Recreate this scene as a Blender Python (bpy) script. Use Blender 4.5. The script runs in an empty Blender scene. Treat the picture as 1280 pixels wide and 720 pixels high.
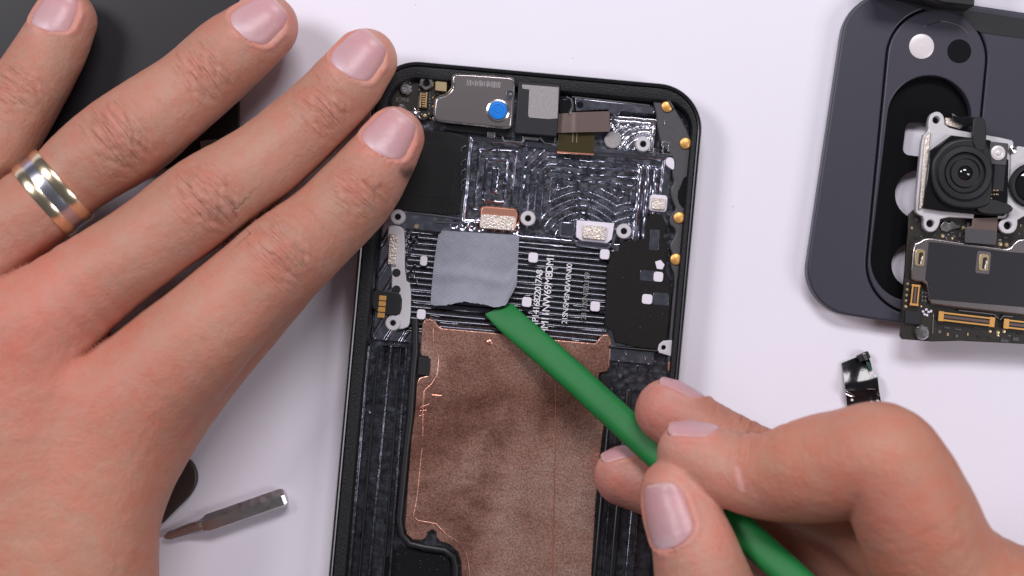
import bpy, bmesh, math, random
import numpy as np
from mathutils import Vector
random.seed(3); np.random.seed(3)
SC = bpy.context.scene
COL = SC.collection
MM = 0.001

# ------------------------------------------------------------------ camera, world, lamps, exposure
CAM_Z, PLANE_Z, PXMM = 428.0, 8.0, 5.6         # camera height (mm), phone rim height, pixels per mm on that plane
DIST = CAM_Z - PLANE_Z
cam = bpy.data.cameras.new('camera'); camo = bpy.data.objects.new('camera', cam); COL.objects.link(camo)
camo.location = (0, 0, CAM_Z*MM)
cam.sensor_width = 36.0; cam.lens = 36.0*DIST/(1280/PXMM)
cam.clip_start = 0.02; cam.clip_end = 10
cam.dof.use_dof = True; cam.dof.focus_distance = (CAM_Z-7)*MM; cam.dof.aperture_fstop = 13
SC.camera = camo
W = bpy.data.worlds.new('World'); SC.world = W; W.use_nodes = True
W.node_tree.nodes['Background'].inputs[0].default_value = (0.93, 0.94, 1.0, 1)
W.node_tree.nodes['Background'].inputs[1].default_value = 0.10
SC.view_settings.view_transform = 'Standard'; SC.view_settings.look = 'None'
SC.view_settings.exposure = 0.0; SC.view_settings.gamma = 1.0
SC.render.engine = 'CYCLES'
SC.cycles.use_denoising = True
try: SC.cycles.denoiser = 'OPENIMAGEDENOISE'
except Exception: pass
SC.cycles.max_bounces = 8; SC.cycles.sample_clamp_indirect = 4.0
def lamp(name, loc, aim, sx, sy, power, col=(1, 1, 1)):
    l = bpy.data.lights.new(name, 'AREA'); l.shape = 'RECTANGLE'; l.size = sx; l.size_y = sy
    l.energy = power; l.color = col
    o = bpy.data.objects.new(name, l); COL.objects.link(o); o.location = loc
    o.rotation_euler = (Vector(aim)-Vector(loc)).to_track_quat('-Z', 'Y').to_euler()
    return o
lamp('softbox_top',   (0.08, 0.44, 0.60), (0.02, 0, 0), 0.34, 0.16, 3.15, (1.0, .96, 0.99))
lamp('softbox_right', (0.50, -0.12, 0.50), (0.03, 0, 0), 0.16, 0.30, 1.25, (1.0, .96, 1.0))
lamp('softbox_left',  (-0.42, 0.28, 0.52), (-.03, 0, 0), 0.20, 0.20, 2.2, (1.0, 0.97, 1.0))

# ------------------------------------------------------------------ helpers
def P(px, py, z=0.0):
    """photo pixel -> point (mm) on the horizontal plane at height z"""
    k = (CAM_Z - z)/DIST/PXMM
    return np.array([(px-640.0)*k, (360.0-py)*k, z])

def tag(o, label=None, cat=None, group=None, kind=None):
    if label: o['label'] = label
    if cat: o['category'] = cat
    if group: o['group'] = group
    if kind: o['kind'] = kind
    return o

def thing(name, label, cat, loc_mm=(0, 0, 0), group=None):
    o = bpy.data.objects.new(name, None); COL.objects.link(o)
    o.location = [c*MM for c in loc_mm]; o.empty_display_size = 0.01
    o['origin'] = list(map(float, loc_mm)); tag(o, label, cat, group)
    return o

def origin_of(parent):
    a = np.zeros(3); p = parent
    while p is not None:
        if 'origin' in p: a = a + np.array(p['origin'][:])
        p = p.parent
    return a

def mesh_obj(name, verts_mm, faces, material, parent=None, smooth=False, flat_angle=None):
    v = (np.asarray(verts_mm, float) - origin_of(parent))*MM
    me = bpy.data.meshes.new(name); me.from_pydata(v.tolist(), [], [list(map(int, f)) for f in faces]); me.update()
    return link_mesh(name, me, material, parent, smooth)

def link_mesh(name, me, material, parent=None, smooth=False):
    me.materials.clear(); me.materials.append(material)
    if smooth: me.polygons.foreach_set('use_smooth', [True]*len(me.polygons))
    o = bpy.data.objects.new(name, me); COL.objects.link(o)
    if parent is not None: o.parent = parent
    return o

def rot2(pts, deg, c=(0, 0)):
    a = math.radians(deg); ca, sa = math.cos(a), math.sin(a)
    return [(c[0]+x*ca-y*sa, c[1]+x*sa+y*ca) for x, y in pts]

def rrect(cx, cy, w, h, r=0, deg=0, n=5):
    """rounded rectangle outline in photo pixels (deg clockwise on the picture)"""
    r = min(r, w/2-1e-3, h/2-1e-3)
    if r <= 0: q = [(-w/2, -h/2), (w/2, -h/2), (w/2, h/2), (-w/2, h/2)]
    else:
        q = []
        for sx, sy, a0 in ((1, -1, -90), (1, 1, 0), (-1, 1, 90), (-1, -1, 180)):
            for i in range(n+1):
                a = math.radians(a0+90*i/n)
                q.append((sx*(w/2-r)+r*math.cos(a), sy*(h/2-r)+r*math.sin(a)))
    return rot2(q, deg, (cx, cy))

def circ(cx, cy, r, n=24, ry=None):
    ry = r if ry is None else ry
    return [(cx+r*math.cos(2*math.pi*i/n), cy+ry*math.sin(2*math.pi*i/n)) for i in range(n)]

def smooth_poly(pts, it=2):
    for _ in range(it):
        q = []
        for i in range(len(pts)):
            a, b = pts[i], pts[(i+1) % len(pts)]
            q.append((a[0]*.75+b[0]*.25, a[1]*.75+b[1]*.25)); q.append((a[0]*.25+b[0]*.75, a[1]*.25+b[1]*.75))
        pts = q
    return pts

def plate(name, outlines, z0, z1, material, parent=None, bevel=0.12, smooth=False, bres=1):
    """flat piece with thickness; the first outline is its edge, the others are holes (photo pixels at z1)"""
    cu = bpy.data.curves.new(name, 'CURVE'); cu.dimensions = '2D'; cu.fill_mode = 'BOTH'
    bevel = min(bevel, (z1-z0)*0.49)
    cu.extrude = max((z1-z0)/2-bevel, 0.0); cu.bevel_depth = bevel; cu.bevel_resolution = bres; cu.offset = -bevel
    for ol in outlines:
        s = cu.splines.new('POLY'); s.points.add(len(ol)-1); s.use_cyclic_u = True
        for i, (x, y) in enumerate(ol):
            p = P(x, y, z1); s.points[i].co = (p[0], p[1], 0, 1)
    o = bpy.data.objects.new('tmp', cu)
    me = bpy.data.meshes.new_from_object(o)
    bpy.data.objects.remove(o); bpy.data.curves.remove(cu)
    n = len(me.vertices); a = np.empty(n*3); me.vertices.foreach_get('co', a); a = a.reshape(-1, 3)
    a[:, 2] += (z0+z1)/2
    a = (a - origin_of(parent))*MM
    me.vertices.foreach_set('co', a.ravel()); me.update(); me.name = name
    return link_mesh(name, me, material, parent, smooth)

def box(name, cx, cy, w, h, z0, z1, material, parent=None, deg=5.2, r=1.0, bevel=0.12):
    return plate(name, [rrect(cx, cy, w, h, r, deg, 3)], z0, z1, material, parent, bevel)

def lathe(name, cx, cy, zref, prof, material, parent=None, n=28, smooth=True, close=True):
    """prof: list of (radius mm, z mm) about a vertical axis through the pixel"""
    c = P(cx, cy, zref); V = []; F = []
    for r, z in prof:
        for i in range(n):
            a = 2*math.pi*i/n; V.append((c[0]+r*math.cos(a), c[1]+r*math.sin(a), z))
    for j in range(len(prof)-1):
        for i in range(n):
            k = (i+1) % n; F.append((j*n+i, j*n+k, (j+1)*n+k, (j+1)*n+i))
    if close: F.append(tuple(range(n))[::-1]); F.append(tuple((len(prof)-1)*n+i for i in range(n)))
    o = mesh_obj(name, V, F, material, parent, False)
    if smooth: shade_auto(o)
    return o

def shade_auto(o, ang=35):
    me = o.data; bm = bmesh.new(); bm.from_mesh(me)
    for f in bm.faces: f.smooth = True
    for e in bm.edges:
        if len(e.link_faces) == 2 and e.calc_face_angle(0) > math.radians(ang): e.smooth = False
    bm.to_mesh(me); bm.free()

def tube(name, pts, rad, material, parent=None, n=8, flat=1.0):
    pts = [np.asarray(p, float) for p in pts]; V = []; F = []
    rads = rad if isinstance(rad, (list, tuple)) else [rad]*len(pts)
    for i, p in enumerate(pts):
        d = pts[min(i+1, len(pts)-1)]-pts[max(i-1, 0)]; d /= np.linalg.norm(d)
        up = np.array([0, 0, 1.0]) if abs(d[2]) < .95 else np.array([1.0, 0, 0])
        s = np.cross(d, up); s /= np.linalg.norm(s); t = np.cross(s, d)
        for k in range(n):
            a = 2*math.pi*k/n; V.append(p+rads[i]*(math.cos(a)*s+math.sin(a)*t*flat))
    for i in range(len(pts)-1):
        for k in range(n):
            m = (k+1) % n; F.append((i*n+k, i*n+m, (i+1)*n+m, (i+1)*n+k))
    F.append(tuple(range(n))[::-1]); F.append(tuple((len(pts)-1)*n+k for k in range(n)))
    o = mesh_obj(name, V, F, material, parent); shade_auto(o, 50); return o

def grid_obj(name, X, Y, Z, material, parent=None, smooth=True, thick=None):
    n, m = X.shape
    V = np.stack([X, Y, Z], -1).reshape(-1, 3)
    I = np.arange(n*m).reshape(n, m)
    F = np.stack([I[:-1, :-1], I[:-1, 1:], I[1:, 1:], I[1:, :-1]], -1).reshape(-1, 4)
    fl = F.tolist()
    if thick:
        V2 = V.copy(); V2[:, 2] -= thick; off = len(V)
        V = np.vstack([V, V2]); fl += [[a+off for a in f[::-1]] for f in fl]
        bd = list(I[0, :])+list(I[1:, -1])+list(I[-1, -2::-1])+list(I[-2:0:-1, 0])
        for i in range(len(bd)):
            a, b = int(bd[i]), int(bd[(i+1) % len(bd)]); fl.append([b, a, a+off, b+off])
    o = mesh_obj(name, V, fl, material, parent)
    if smooth: shade_auto(o, 60)
    return o

# ------------------------------------------------------------------ materials
def srgb(r, g, b):
    f = lambda c: (c/255/12.92 if c/255 <= .04045 else ((c/255+.055)/1.055)**2.4)
    return (f(r), f(g), f(b))

def mat(name, col, rough=0.5, metal=0.0, bump=None, var=None, rvar=None, coat=0, spec=0.5, grain=None, stretch=None):
    """bump=(scale per mm, distance mm); var=(scale, amount) mottles the colour; grain=(scale, distance)"""
    m = bpy.data.materials.new(name); m.use_nodes = True; nt = m.node_tree; N = nt.nodes; L = nt.links
    b = N['Principled BSDF']
    b.inputs['Base Color'].default_value = (*col, 1); b.inputs['Roughness'].default_value = rough
    b.inputs['Metallic'].default_value = metal; b.inputs['Coat Weight'].default_value = coat
    b.inputs['Specular IOR Level'].default_value = spec
    tc = N.new('ShaderNodeTexCoord'); src = tc.outputs['Object']
    if stretch:
        mp = N.new('ShaderNodeMapping'); mp.inputs['Scale'].default_value = stretch
        mp.inputs['Rotation'].default_value = (0, 0, math.radians(5.2))
        L.new(src, mp.inputs[0]); src = mp.outputs[0]
    def noise(scale, detail=4, rough_=.6):
        n = N.new('ShaderNodeTexNoise'); n.inputs['Scale'].default_value = scale*1000
        n.inputs['Detail'].default_value = detail; n.inputs['Roughness'].default_value = rough_
        L.new(src, n.inputs['Vector']); return n.outputs['Fac']
    if var:
        f = noise(var[0], 5)
        r = N.new('ShaderNodeMapRange'); r.inputs[1].default_value = .3; r.inputs[2].default_value = .7
        r.inputs[3].default_value = 1-var[1]; r.inputs[4].default_value = 1+var[1]; L.new(f, r.inputs[0])
        mx = N.new('ShaderNodeMix'); mx.data_type = 'RGBA'; mx.blend_type = 'MULTIPLY'; mx.inputs[0].default_value = 1
        mx.inputs[6].default_value = (*col, 1); L.new(r.outputs[0], mx.inputs[7]); L.new(mx.outputs[2], b.inputs['Base Color'])
    if rvar:
        f = noise(rvar[0], 4)
        r = N.new('ShaderNodeMapRange'); r.inputs[1].default_value = .3; r.inputs[2].default_value = .7
        r.inputs[3].default_value = max(rough-rvar[1], 0.03); r.inputs[4].default_value = rough+rvar[1]
        L.new(f, r.inputs[0]); L.new(r.outputs[0], b.inputs['Roughness'])
    prev = None
    for bp, det in ((bump, 4), (grain, 1)):
        if bp:
            f = noise(bp[0], det); bn = N.new('ShaderNodeBump'); bn.inputs['Strength'].default_value = 1
            bn.inputs['Distance'].default_value = bp[1]*MM; L.new(f, bn.inputs['Height'])
            if prev: L.new(prev, bn.inputs['Normal'])
            prev = bn.outputs[0]
    if prev: L.new(prev, b.inputs['Normal'])
    return m

M = dict(
 table=mat('table_white', srgb(231, 227, 239), .45, 0, var=(.012, .015), grain=(2.5, .01)),
 rail=mat('black_gloss_rail', (.008, .010, .012), .10, 0, rvar=(.2, .05), coat=1),
 gasket=mat('black_gasket', (.008, .008, .010), .48, 0, grain=(3.4, .12), var=(2., .5), spec=.35),
 black=mat('black_plastic', (.012, .012, .014), .42, 0, bump=(1.2, .02)),
 blackgloss=mat('black_gloss', (.008, .008, .01), .13, 0, bump=(.5, .03)),
 film=mat('black_ribbon', (.010, .010, .011), .30, 0, bump=(.3, .03)),
 milled=mat('milled_dark_metal', (.38, .385, .47), .20, 1, bump=(.5, .015), rvar=(.5, .06)),
 milledblack=mat('milled_black_metal', (.125, .127, .15), .3, 1, bump=(.8, .04), rvar=(.5, .1)),
 milledbright=mat('milled_bright_metal', (.62, .62, .68), .2, 1, bump=(1., .05)),
 scratched=mat('scratched_black', (.115, .12, .145), .30, .9, bump=(.8, .16), rvar=(.6, .15), var=(.5, .5)),
 foam=mat('black_foam', (.014, .013, .013), .85, 0, grain=(3, .12), var=(2.5, .35), spec=.2),
 greyplate=mat('grey_plate', (.075, .073, .082), .42, .2, var=(.8, .08)),
 whiteplate=mat('white_plate', (.62, .60, .64), .42, .25, var=(.6, .04)),
 steel=mat('bright_steel', (.62, .60, .61), .2, 1, rvar=(.4, .1), bump=(.25, .03)),
 module=mat('camera_can', (.46, .41, .42), .26, 1, bump=(.05, .05), grain=(2, .004)),
 foil=mat('grainy_foil', (.70, .62, .57), .36, .9, bump=(2.2, .16), var=(2, .25)),
 copperfoil=mat('copper_strip', (.80, .38, .27), .33, .9, bump=(.6, .02)),
 gold=mat('gold_contact', (.74, .40, .12), .42, .6, bump=(1.2, .03)),
 palegold=mat('pale_gold', (.78, .62, .36), .3, .9),
 whitepad=mat('white_pad', srgb(222, 216, 228), .5, 0),
 cover=mat('dark_grey_cover', srgb(55, 55, 67), .42, 0, var=(.02, .05), grain=(4, .01)),
 covershiny=mat('dark_grey_plateau', srgb(64, 62, 74), .36, .1, var=(.05, .05)),
 board=mat('circuit_board', (.017, .014, .012), .4, 0, var=(1.5, .4), bump=(1.5, .03)),
 labelblack=mat('black_label', srgb(28, 28, 36), .42, 0),
 labelgrey=mat('grey_label', srgb(150, 145, 148), .5, .2, grain=(3, .05), var=(2, .12)),
 brown=mat('brown_flex', srgb(112, 96, 92), .35, .4, bump=(.5, .03)),
 olive=mat('olive_flex', srgb(56, 48, 22), .3, 0),
 blue=mat('blue_lens_cap', srgb(20, 120, 215), .35, 0, var=(.5, .1)),
 lens=mat('lens_glass', (.006, .006, .008), .04, 0, coat=1),
 ringblack=mat('lens_barrel', (.014, .014, .017), .42, 0, spec=.4),
 recess=mat('recess_black', (.003, .003, .004), .3, 0, spec=.2),
 pad=None, green=None, copper=None,
 bit=mat('bit_steel', (.62, .60, .60), .36, 1, bump=(.6, .03), rvar=(.7, .1), stretch=(1, 1, 1)),
 pick=mat('dark_pick', (.04, .028, .025), .45, 0, bump=(.8, .07)),
 flash=mat('flash_lens', (.72, .68, .70), .35, .1, bump=(.35, .05)),
 ringgold=mat('ring_gold', (.88, .74, .52), .22, 1, bump=(.5, .02)),
 ringsilver=mat('ring_silver', (.62, .62, .72), .24, 1, bump=(.6, .03)),
 etch=mat('etched_text', (.78, .76, .82), .5, .0, var=(1.5,.3)),
 etchdim=mat('faint_print', (.16, .13, .11), .5, 0),
 panel=mat('black_panel', srgb(27, 26, 32), .4, 0, var=(.03, .08)),
 silverink=mat('grey_print', (.36, .34, .35), .4, .5),
 greenpcb=mat('green_pcb', srgb(30, 70, 55), .4, 0),
)

def green_mat():
    m = mat('green_plastic', srgb(27, 116, 56), .52, 0, var=(.2, .05), grain=(3, .02), spec=.35); return m
M['green'] = green_mat()

def pad_mat():
    m = mat('grey_pad', srgb(134, 136, 150), .5, 0, var=(.5, .08), bump=(.7, .05)); nt = m.node_tree; N = nt.nodes; L = nt.links
    tc = N.new('ShaderNodeTexCoord'); b = N['Principled BSDF']; prev = b.inputs['Normal'].links[0].from_socket
    hs = []
    for deg in (20, 110):
        mp = N.new('ShaderNodeMapping'); mp.inputs['Rotation'].default_value = (0, 0, math.radians(deg)); L.new(tc.outputs['Object'], mp.inputs[0])
        w = N.new('ShaderNodeTexWave'); w.inputs['Scale'].default_value = 620; w.inputs['Distortion'].default_value = .6
        w.inputs['Detail'].default_value = 1; L.new(mp.outputs[0], w.inputs[0]); hs.append(w.outputs['Fac'])
    a = N.new('ShaderNodeMath'); a.operation = 'MULTIPLY'; L.new(hs[0], a.inputs[0]); L.new(hs[1], a.inputs[1])
    bn = N.new('ShaderNodeBump'); bn.inputs['Strength'].default_value = .8; bn.inputs['Distance'].default_value = .06*MM
    L.new(a.outputs[0], bn.inputs['Height']); L.new(prev, bn.inputs['Normal']); L.new(bn.outputs[0], b.inputs['Normal'])
    return m
M['pad'] = pad_mat()

def copper_mat():
    m = bpy.data.materials.new('copper_plate'); m.use_nodes = True; nt = m.node_tree; N = nt.nodes; L = nt.links; b = N['Principled BSDF']
    b.inputs['Metallic'].default_value = .80; b.inputs['Roughness'].default_value = .30
    tc = N.new('ShaderNodeTexCoord')
    def noise(scale, det, st=(1, 1, 1), rg=.6, dist=0):
        mp = N.new('ShaderNodeMapping'); mp.inputs['Scale'].default_value = st; mp.inputs['Rotation'].default_value = (0, 0, math.radians(5.2)); L.new(tc.outputs['Object'], mp.inputs[0])
        n = N.new('ShaderNodeTexNoise'); n.inputs['Scale'].default_value = scale*1000; n.inputs['Detail'].default_value = det
        n.inputs['Roughness'].default_value = rg; n.inputs['Distortion'].default_value = dist
        L.new(mp.outputs[0], n.inputs[0]); return n.outputs['Fac']
    def ramp(f, stops):
        r = N.new('ShaderNodeValToRGB'); e = r.color_ramp.elements
        e[0].position, e[0].color = stops[0][0], (*stops[0][1], 1); e[1].position, e[1].color = stops[-1][0], (*stops[-1][1], 1)
        for p, c in stops[1:-1]: q = e.new(p); q.color = (*c, 1)
        L.new(f, r.inputs[0]); return r.outputs[0]
    def mul(a, b_, fac=1.0):
        x = N.new('ShaderNodeMix'); x.data_type = 'RGBA'; x.blend_type = 'MULTIPLY'; x.inputs[0].default_value = fac
        L.new(a, x.inputs[6]); L.new(b_, x.inputs[7]); return x.outputs[2]
    base = ramp(noise(.07, 6, dist=.5), [(.30, (.58, .315, .245)), (.5, (.86, .50, .40)), (.68, (.98, .66, .55))])
    base = mul(base, ramp(noise(.10, 10, (.5, 1, 1), .76), [(.40, (.50, .42, .40)), (.52, (1, 1, 1))]), .6)
    base = mul(base, ramp(noise(2.6, 2), [(.3, (.42, .40, .39)), (.7, (1.35, 1.3, 1.3))]), .85)
    base = mul(base, ramp(noise(.022, 4), [(.42, (.50, .40, .37)), (.58, (1, 1, 1))]), .75)
    L.new(base, b.inputs['Base Color'])
    bn = N.new('ShaderNodeBump'); bn.inputs['Distance'].default_value = .03*MM; L.new(noise(1.8, 3), bn.inputs['Height'])
    bn2 = N.new('ShaderNodeBump'); bn2.inputs['Distance'].default_value = .10*MM; L.new(noise(.03, 2), bn2.inputs['Height']); L.new(bn.outputs[0], bn2.inputs['Normal'])
    L.new(bn2.outputs[0], b.inputs['Normal'])
    return m
M['copper'] = copper_mat()

def skin_mat():
    m = bpy.data.materials.new('skin'); m.use_nodes = True; nt = m.node_tree; N = nt.nodes; L = nt.links; b = N['Principled BSDF']
    tc = N.new('ShaderNodeTexCoord')
    def attr(n):
        a = N.new('ShaderNodeAttribute'); a.attribute_name = n; return a
    def noise(vec, scale, det=4, rg=.6):
        n = N.new('ShaderNodeTexNoise'); n.inputs['Scale'].default_value = scale; n.inputs['Detail'].default_value = det; n.inputs['Roughness'].default_value = rg
        L.new(vec, n.inputs[0]); return n.outputs['Fac']
    def mr(f, a, b_, c, d):
        r = N.new('ShaderNodeMapRange'); r.inputs[1].default_value = a; r.inputs[2].default_value = b_; r.inputs[3].default_value = c; r.inputs[4].default_value = d
        L.new(f, r.inputs[0]); return r.outputs[0]
    def mix(fac, a, c, mode='MIX'):
        x = N.new('ShaderNodeMix'); x.data_type = 'RGBA'; x.blend_type = mode
        if isinstance(fac, float): x.inputs[0].default_value = fac
        else: L.new(fac, x.inputs[0])
        for s, v in ((x.inputs[6], a), (x.inputs[7], c)):
            if isinstance(v, tuple): s.default_value = (*v, 1)
            else: L.new(v, s)
        return x.outputs[2]
    col = attr('skin_col').outputs['Color']
    mott = noise(tc.outputs['Object'], 190, 6, .68)
    col = mix(mr(mott, .36, .62, 0, .75), col, (1.10, .78, .74), 'MULTIPLY')
    fine = noise(tc.outputs['Object'], 900, 3)
    col = mix(mr(fine, .35, .7, 0, .35), col, (.92, .86, .84), 'MULTIPLY')
    L.new(col, b.inputs['Base Color'])
    b.inputs['Roughness'].default_value = .52; b.inputs['Specular IOR Level'].default_value = .35
    b.inputs['Subsurface Weight'].default_value = .20; b.inputs['Subsurface Radius'].default_value = (1.0, .38, .22)
    b.inputs['Subsurface Scale'].default_value = .0016
    # fine relief: cells of the skin, and folds across the joints laid out along each finger
    v = N.new('ShaderNodeTexVoronoi'); v.inputs['Scale'].default_value = 1150; L.new(tc.outputs['Object'], v.inputs[0])
    b1 = N.new('ShaderNodeBump'); b1.inputs['Distance'].default_value = .085*MM; b1.inputs['Strength'].default_value = .7; L.new(v.outputs['Distance'], b1.inputs['Height'])
    w = attr('fold'); sep = N.new('ShaderNodeSeparateXYZ'); L.new(w.outputs['Vector'], sep.inputs[0])
    cmb = N.new('ShaderNodeCombineXYZ')
    mt = N.new('ShaderNodeMath'); mt.operation = 'MULTIPLY'; mt.inputs[1].default_value = 1.05; L.new(sep.outputs[0], mt.inputs[0])
    ms = N.new('ShaderNodeMath'); ms.operation = 'MULTIPLY'; ms.inputs[1].default_value = .09; L.new(sep.outputs[1], ms.inputs[0])
    L.new(mt.outputs[0], cmb.inputs[0]); L.new(ms.outputs[0], cmb.inputs[1])
    fn = noise(cmb.outputs[0], 1.0, 3, .55)
    fold = N.new('ShaderNodeMath'); fold.operation = 'MULTIPLY'; L.new(mr(fn, .30, .55, 0, 1), fold.inputs[0]); L.new(sep.outputs[2], fold.inputs[1])
    b2 = N.new('ShaderNodeBump'); b2.inputs['Distance'].default_value = .42*MM; b2.inputs['Strength'].default_value = 1
    L.new(fold.outputs[0], b2.inputs['Height']); L.new(b1.outputs[0], b2.inputs['Normal'])
    b3 = N.new('ShaderNodeBump'); b3.inputs['Distance'].default_value = .28*MM; L.new(noise(tc.outputs['Object'], 330, 5), b3.inputs['Height']); L.new(b2.outputs[0], b3.inputs['Normal'])
    L.new(b3.outputs[0], b.inputs['Normal'])
    return m
M['skin'] = skin_mat()

def nail_mat():
    m = bpy.data.materials.new('fingernail'); m.use_nodes = True; nt = m.node_tree; N = nt.nodes; L = nt.links; b = N['Principled BSDF']
    a = N.new('ShaderNodeAttribute'); a.attribute_name = 'skin_col'; L.new(a.outputs['Color'], b.inputs['Base Color'])
    b.inputs['Roughness'].default_value = .38; b.inputs['Specular IOR Level'].default_value = .45; b.inputs['Subsurface Weight'].default_value = .2
    b.inputs['Subsurface Radius'].default_value = (1, .5, .4); b.inputs['Subsurface Scale'].default_value = .0008
    tc = N.new('ShaderNodeTexCoord'); n = N.new('ShaderNodeTexNoise'); n.inputs['Scale'].default_value = 350; L.new(tc.outputs['Object'], n.inputs[0])
    bn = N.new('ShaderNodeBump'); bn.inputs['Distance'].default_value = .12*MM; L.new(n.outputs['Fac'], bn.inputs['Height']); L.new(bn.outputs[0], b.inputs['Normal'])
    return m
M['nail'] = nail_mat()

# ------------------------------------------------------------------ the table
t = mesh_obj('table_top', [(-450, -400, 0), (450, -400, 0), (450, 400, 0), (-450, 400, 0), (-450, -400, -20), (450, -400, -20), (450, 400, -20), (-450, 400, -20)],
             [(0, 1, 2, 3), (7, 6, 5, 4), (0, 4, 5, 1), (1, 5, 6, 2), (2, 6, 7, 3), (3, 7, 4, 0)], M['table'])
tag(t, 'white lavender-tinted table top under everything', 'table', kind='structure')

# ------------------------------------------------------------------ the opened phone
TH = 5.2; CT, ST = math.cos(math.radians(TH)), math.sin(math.radians(TH))
def G(u, v): return (520+u*CT-v*ST, 75+u*ST+v*CT)          # phone frame (pixels along its edges) -> photo pixel
def LOC(x, y): return ((x-520)*CT+(y-75)*ST, -(x-520)*ST+(y-75)*CT)
phone = thing('smartphone', 'opened black smartphone chassis with copper plate and milled dark metal floor', 'smartphone', P(*G(156, 430), 0))
U0, U1, V0, V1, RC = -52, 365, 0, 876, 58
def outline(ins, ri=None):
    ri = ins if ri is None else ri
    return [G(*q) for q in rrect((U0+U1+ins-ri)/2, (V0+V1)/2, U1-U0-ins-ri, V1-V0-2*ins, max(RC-ins, 4), 0, 14)]
def rim_sweep(name, prof, material, parent):
    V = []; F = []; n = None
    for q in prof:
        ins, z = q[:2]; ol = outline(ins, q[2] if len(q) > 2 else None); n = len(ol)
        for x, y in ol:
            p = P(x, y, PLANE_Z); V.append((p[0], p[1], z))
    for j in range(len(prof)-1):
        for i in range(n):
            k = (i+1) % n; F.append((j*n+k, j*n+i, (j+1)*n+i, (j+1)*n+k))
    o = mesh_obj(name, V, F, material, parent); shade_auto(o, 40); return o
rail = rim_sweep('side_rail', [(6, 0.05), (2.5, .5), (.5, 1.5), (0, 3), (0, 6), (.6, 7.2), (2, 7.8), (4.2, 8.0), (5.6, 7.8), (6.2, 7.3), (6.2, 3)], M['rail'], phone)
rim_sweep('rim_gasket', [(6.2, 7.25), (7.5, 7.45, 7), (17, 7.45, 11), (21, 7.3, 12.5), (24, 6.6, 14), (26, 4.0, 15), (26, 3.0, 15)], M['gasket'], phone)
rim_sweep('rail_chamfer', [(4.3, 7.9), (4.4, 8.06), (5.9, 7.93), (6.1, 7.7)], mat('rail_edge', (.10, .10, .11), .34, 1), phone)
plate('back_glass', [outline(8)], 0.1, 2.4, M['black'], phone, .1)
plate('chassis_floor', [outline(24, 13)], 2.4, 4.0, M['scratched'], phone, .1)

# milled floor: a relief of cutter paths
def sm(a, b, x): t = np.clip((x-a)/(b-a), 0, 1); return t*t*(3-2*t)
rng = np.random.RandomState(5)
def vnoise(X, Y, s, seed=0):
    r = np.random.RandomState(seed); T = r.rand(64, 64)
    x, y = X/s, Y/s; i, j = np.floor(x).astype(int), np.floor(y).astype(int); fx, fy = x-i, y-j
    fx = fx*fx*(3-2*fx); fy = fy*fy*(3-2*fy)
    g = lambda a, b: T[a % 64, b % 64]
    return (g(i, j)*(1-fx)+g(i+1, j)*fx)*(1-fy)+(g(i, j+1)*(1-fx)+g(i+1, j+1)*fx)*fy
us = np.arange(-22, 330, 0.95); vs = np.arange(28, 352, 0.95)
UU, VV = np.meshgrid(us, vs)
def scallop(d, pitch, amp, sharp=.75):
    s = np.abs(np.sin(np.pi*d/pitch)); return amp*(1-s**sharp)
H = .10*vnoise(UU, VV, 6, 1)
# nested rectangle pocket
d1 = np.minimum(np.minimum(UU-79, 145-UU), np.minimum((VV-92)*.9, (192-VV)*.8))
d1 = d1+1.6*(vnoise(UU, VV, 20, 2)-.5)+.25*(vnoise(UU, VV, 6, 15)-.5)
in1 = sm(-3, 1, d1)
H1 = -.9+scallop(d1, 10, .62, .95)+.18*vnoise(UU, VV, 5, 3)*(d1 > 12)
H = H*(1-in1)+H1*in1
# large pocket with bending paths
dc = np.hypot(UU-226, (VV-214))-34
dr = np.hypot(UU-292, (VV-218))-30
d2 = np.minimum(np.minimum(UU-148, 318-UU), VV-97)
diag = (UU-148)*.75+(VV-97)*.75-24
d2 = np.minimum(d2, diag+6)
d2 = np.minimum(d2, np.minimum(dc, dr))+2.4*(vnoise(UU, VV, 28, 4)-.5)+.25*(vnoise(UU, VV, 6, 14)-.5)
in2 = sm(-3, 1, np.minimum(np.minimum(UU-148, 318-UU), np.minimum(VV-97, 204-VV)))
H2 = -.9+scallop(d2, 8.6, .60, .95)+.18*vnoise(UU, VV, 4.5, 6)*sm(.5, .75, vnoise(UU, VV, 22, 7))
H = H*(1-in2)+H2*in2
# wall between the two pockets
H = np.where((np.abs(UU-146.5) < 1.4) & (VV > 90) & (VV < 180), .55, H)
# row of small dimples under the pockets
dm = np.exp(-((VV-200)/4.0)**2)*(np.cos(UU*2*np.pi/11)*.5+.5)*.55*(UU > 60)*(UU < 215)
H -= dm
# straight parallel ridges
in3 = sm(0, 4, np.minimum(np.minimum(UU-8, 268-UU), np.minimum(VV-212, 338-VV)))
ph = VV+.9*(vnoise(UU*.25, VV, 9, 8)-.5)
rdg = np.clip(1-np.abs(((ph-212) % 7.2)-3.6)/1.9, 0, 1)
H3 = -.5+.42*sm(0, 1, rdg)*(.75+.5*vnoise(UU*.2, VV, 8.6, 9))
H = H*(1-in3)+H3*in3
# left part: bevelled steps and curls
H += .5*sm(0, 2, np.abs(((UU+.5*VV) % 19)-9.5)-6)*((UU < 22) & (VV > 215))
# right edge pocket
in5 = sm(0, 3, np.minimum(np.minimum(UU-287, 318-UU), np.minimum(VV-105, 205-VV)))
H = H*(1-in5)+in5*(-.4+scallop(UU-287+1.5*(vnoise(UU, VV, 15, 11)-.5), 9.5, .6, 1.0)+.2*vnoise(UU, VV, 5, 12))
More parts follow.
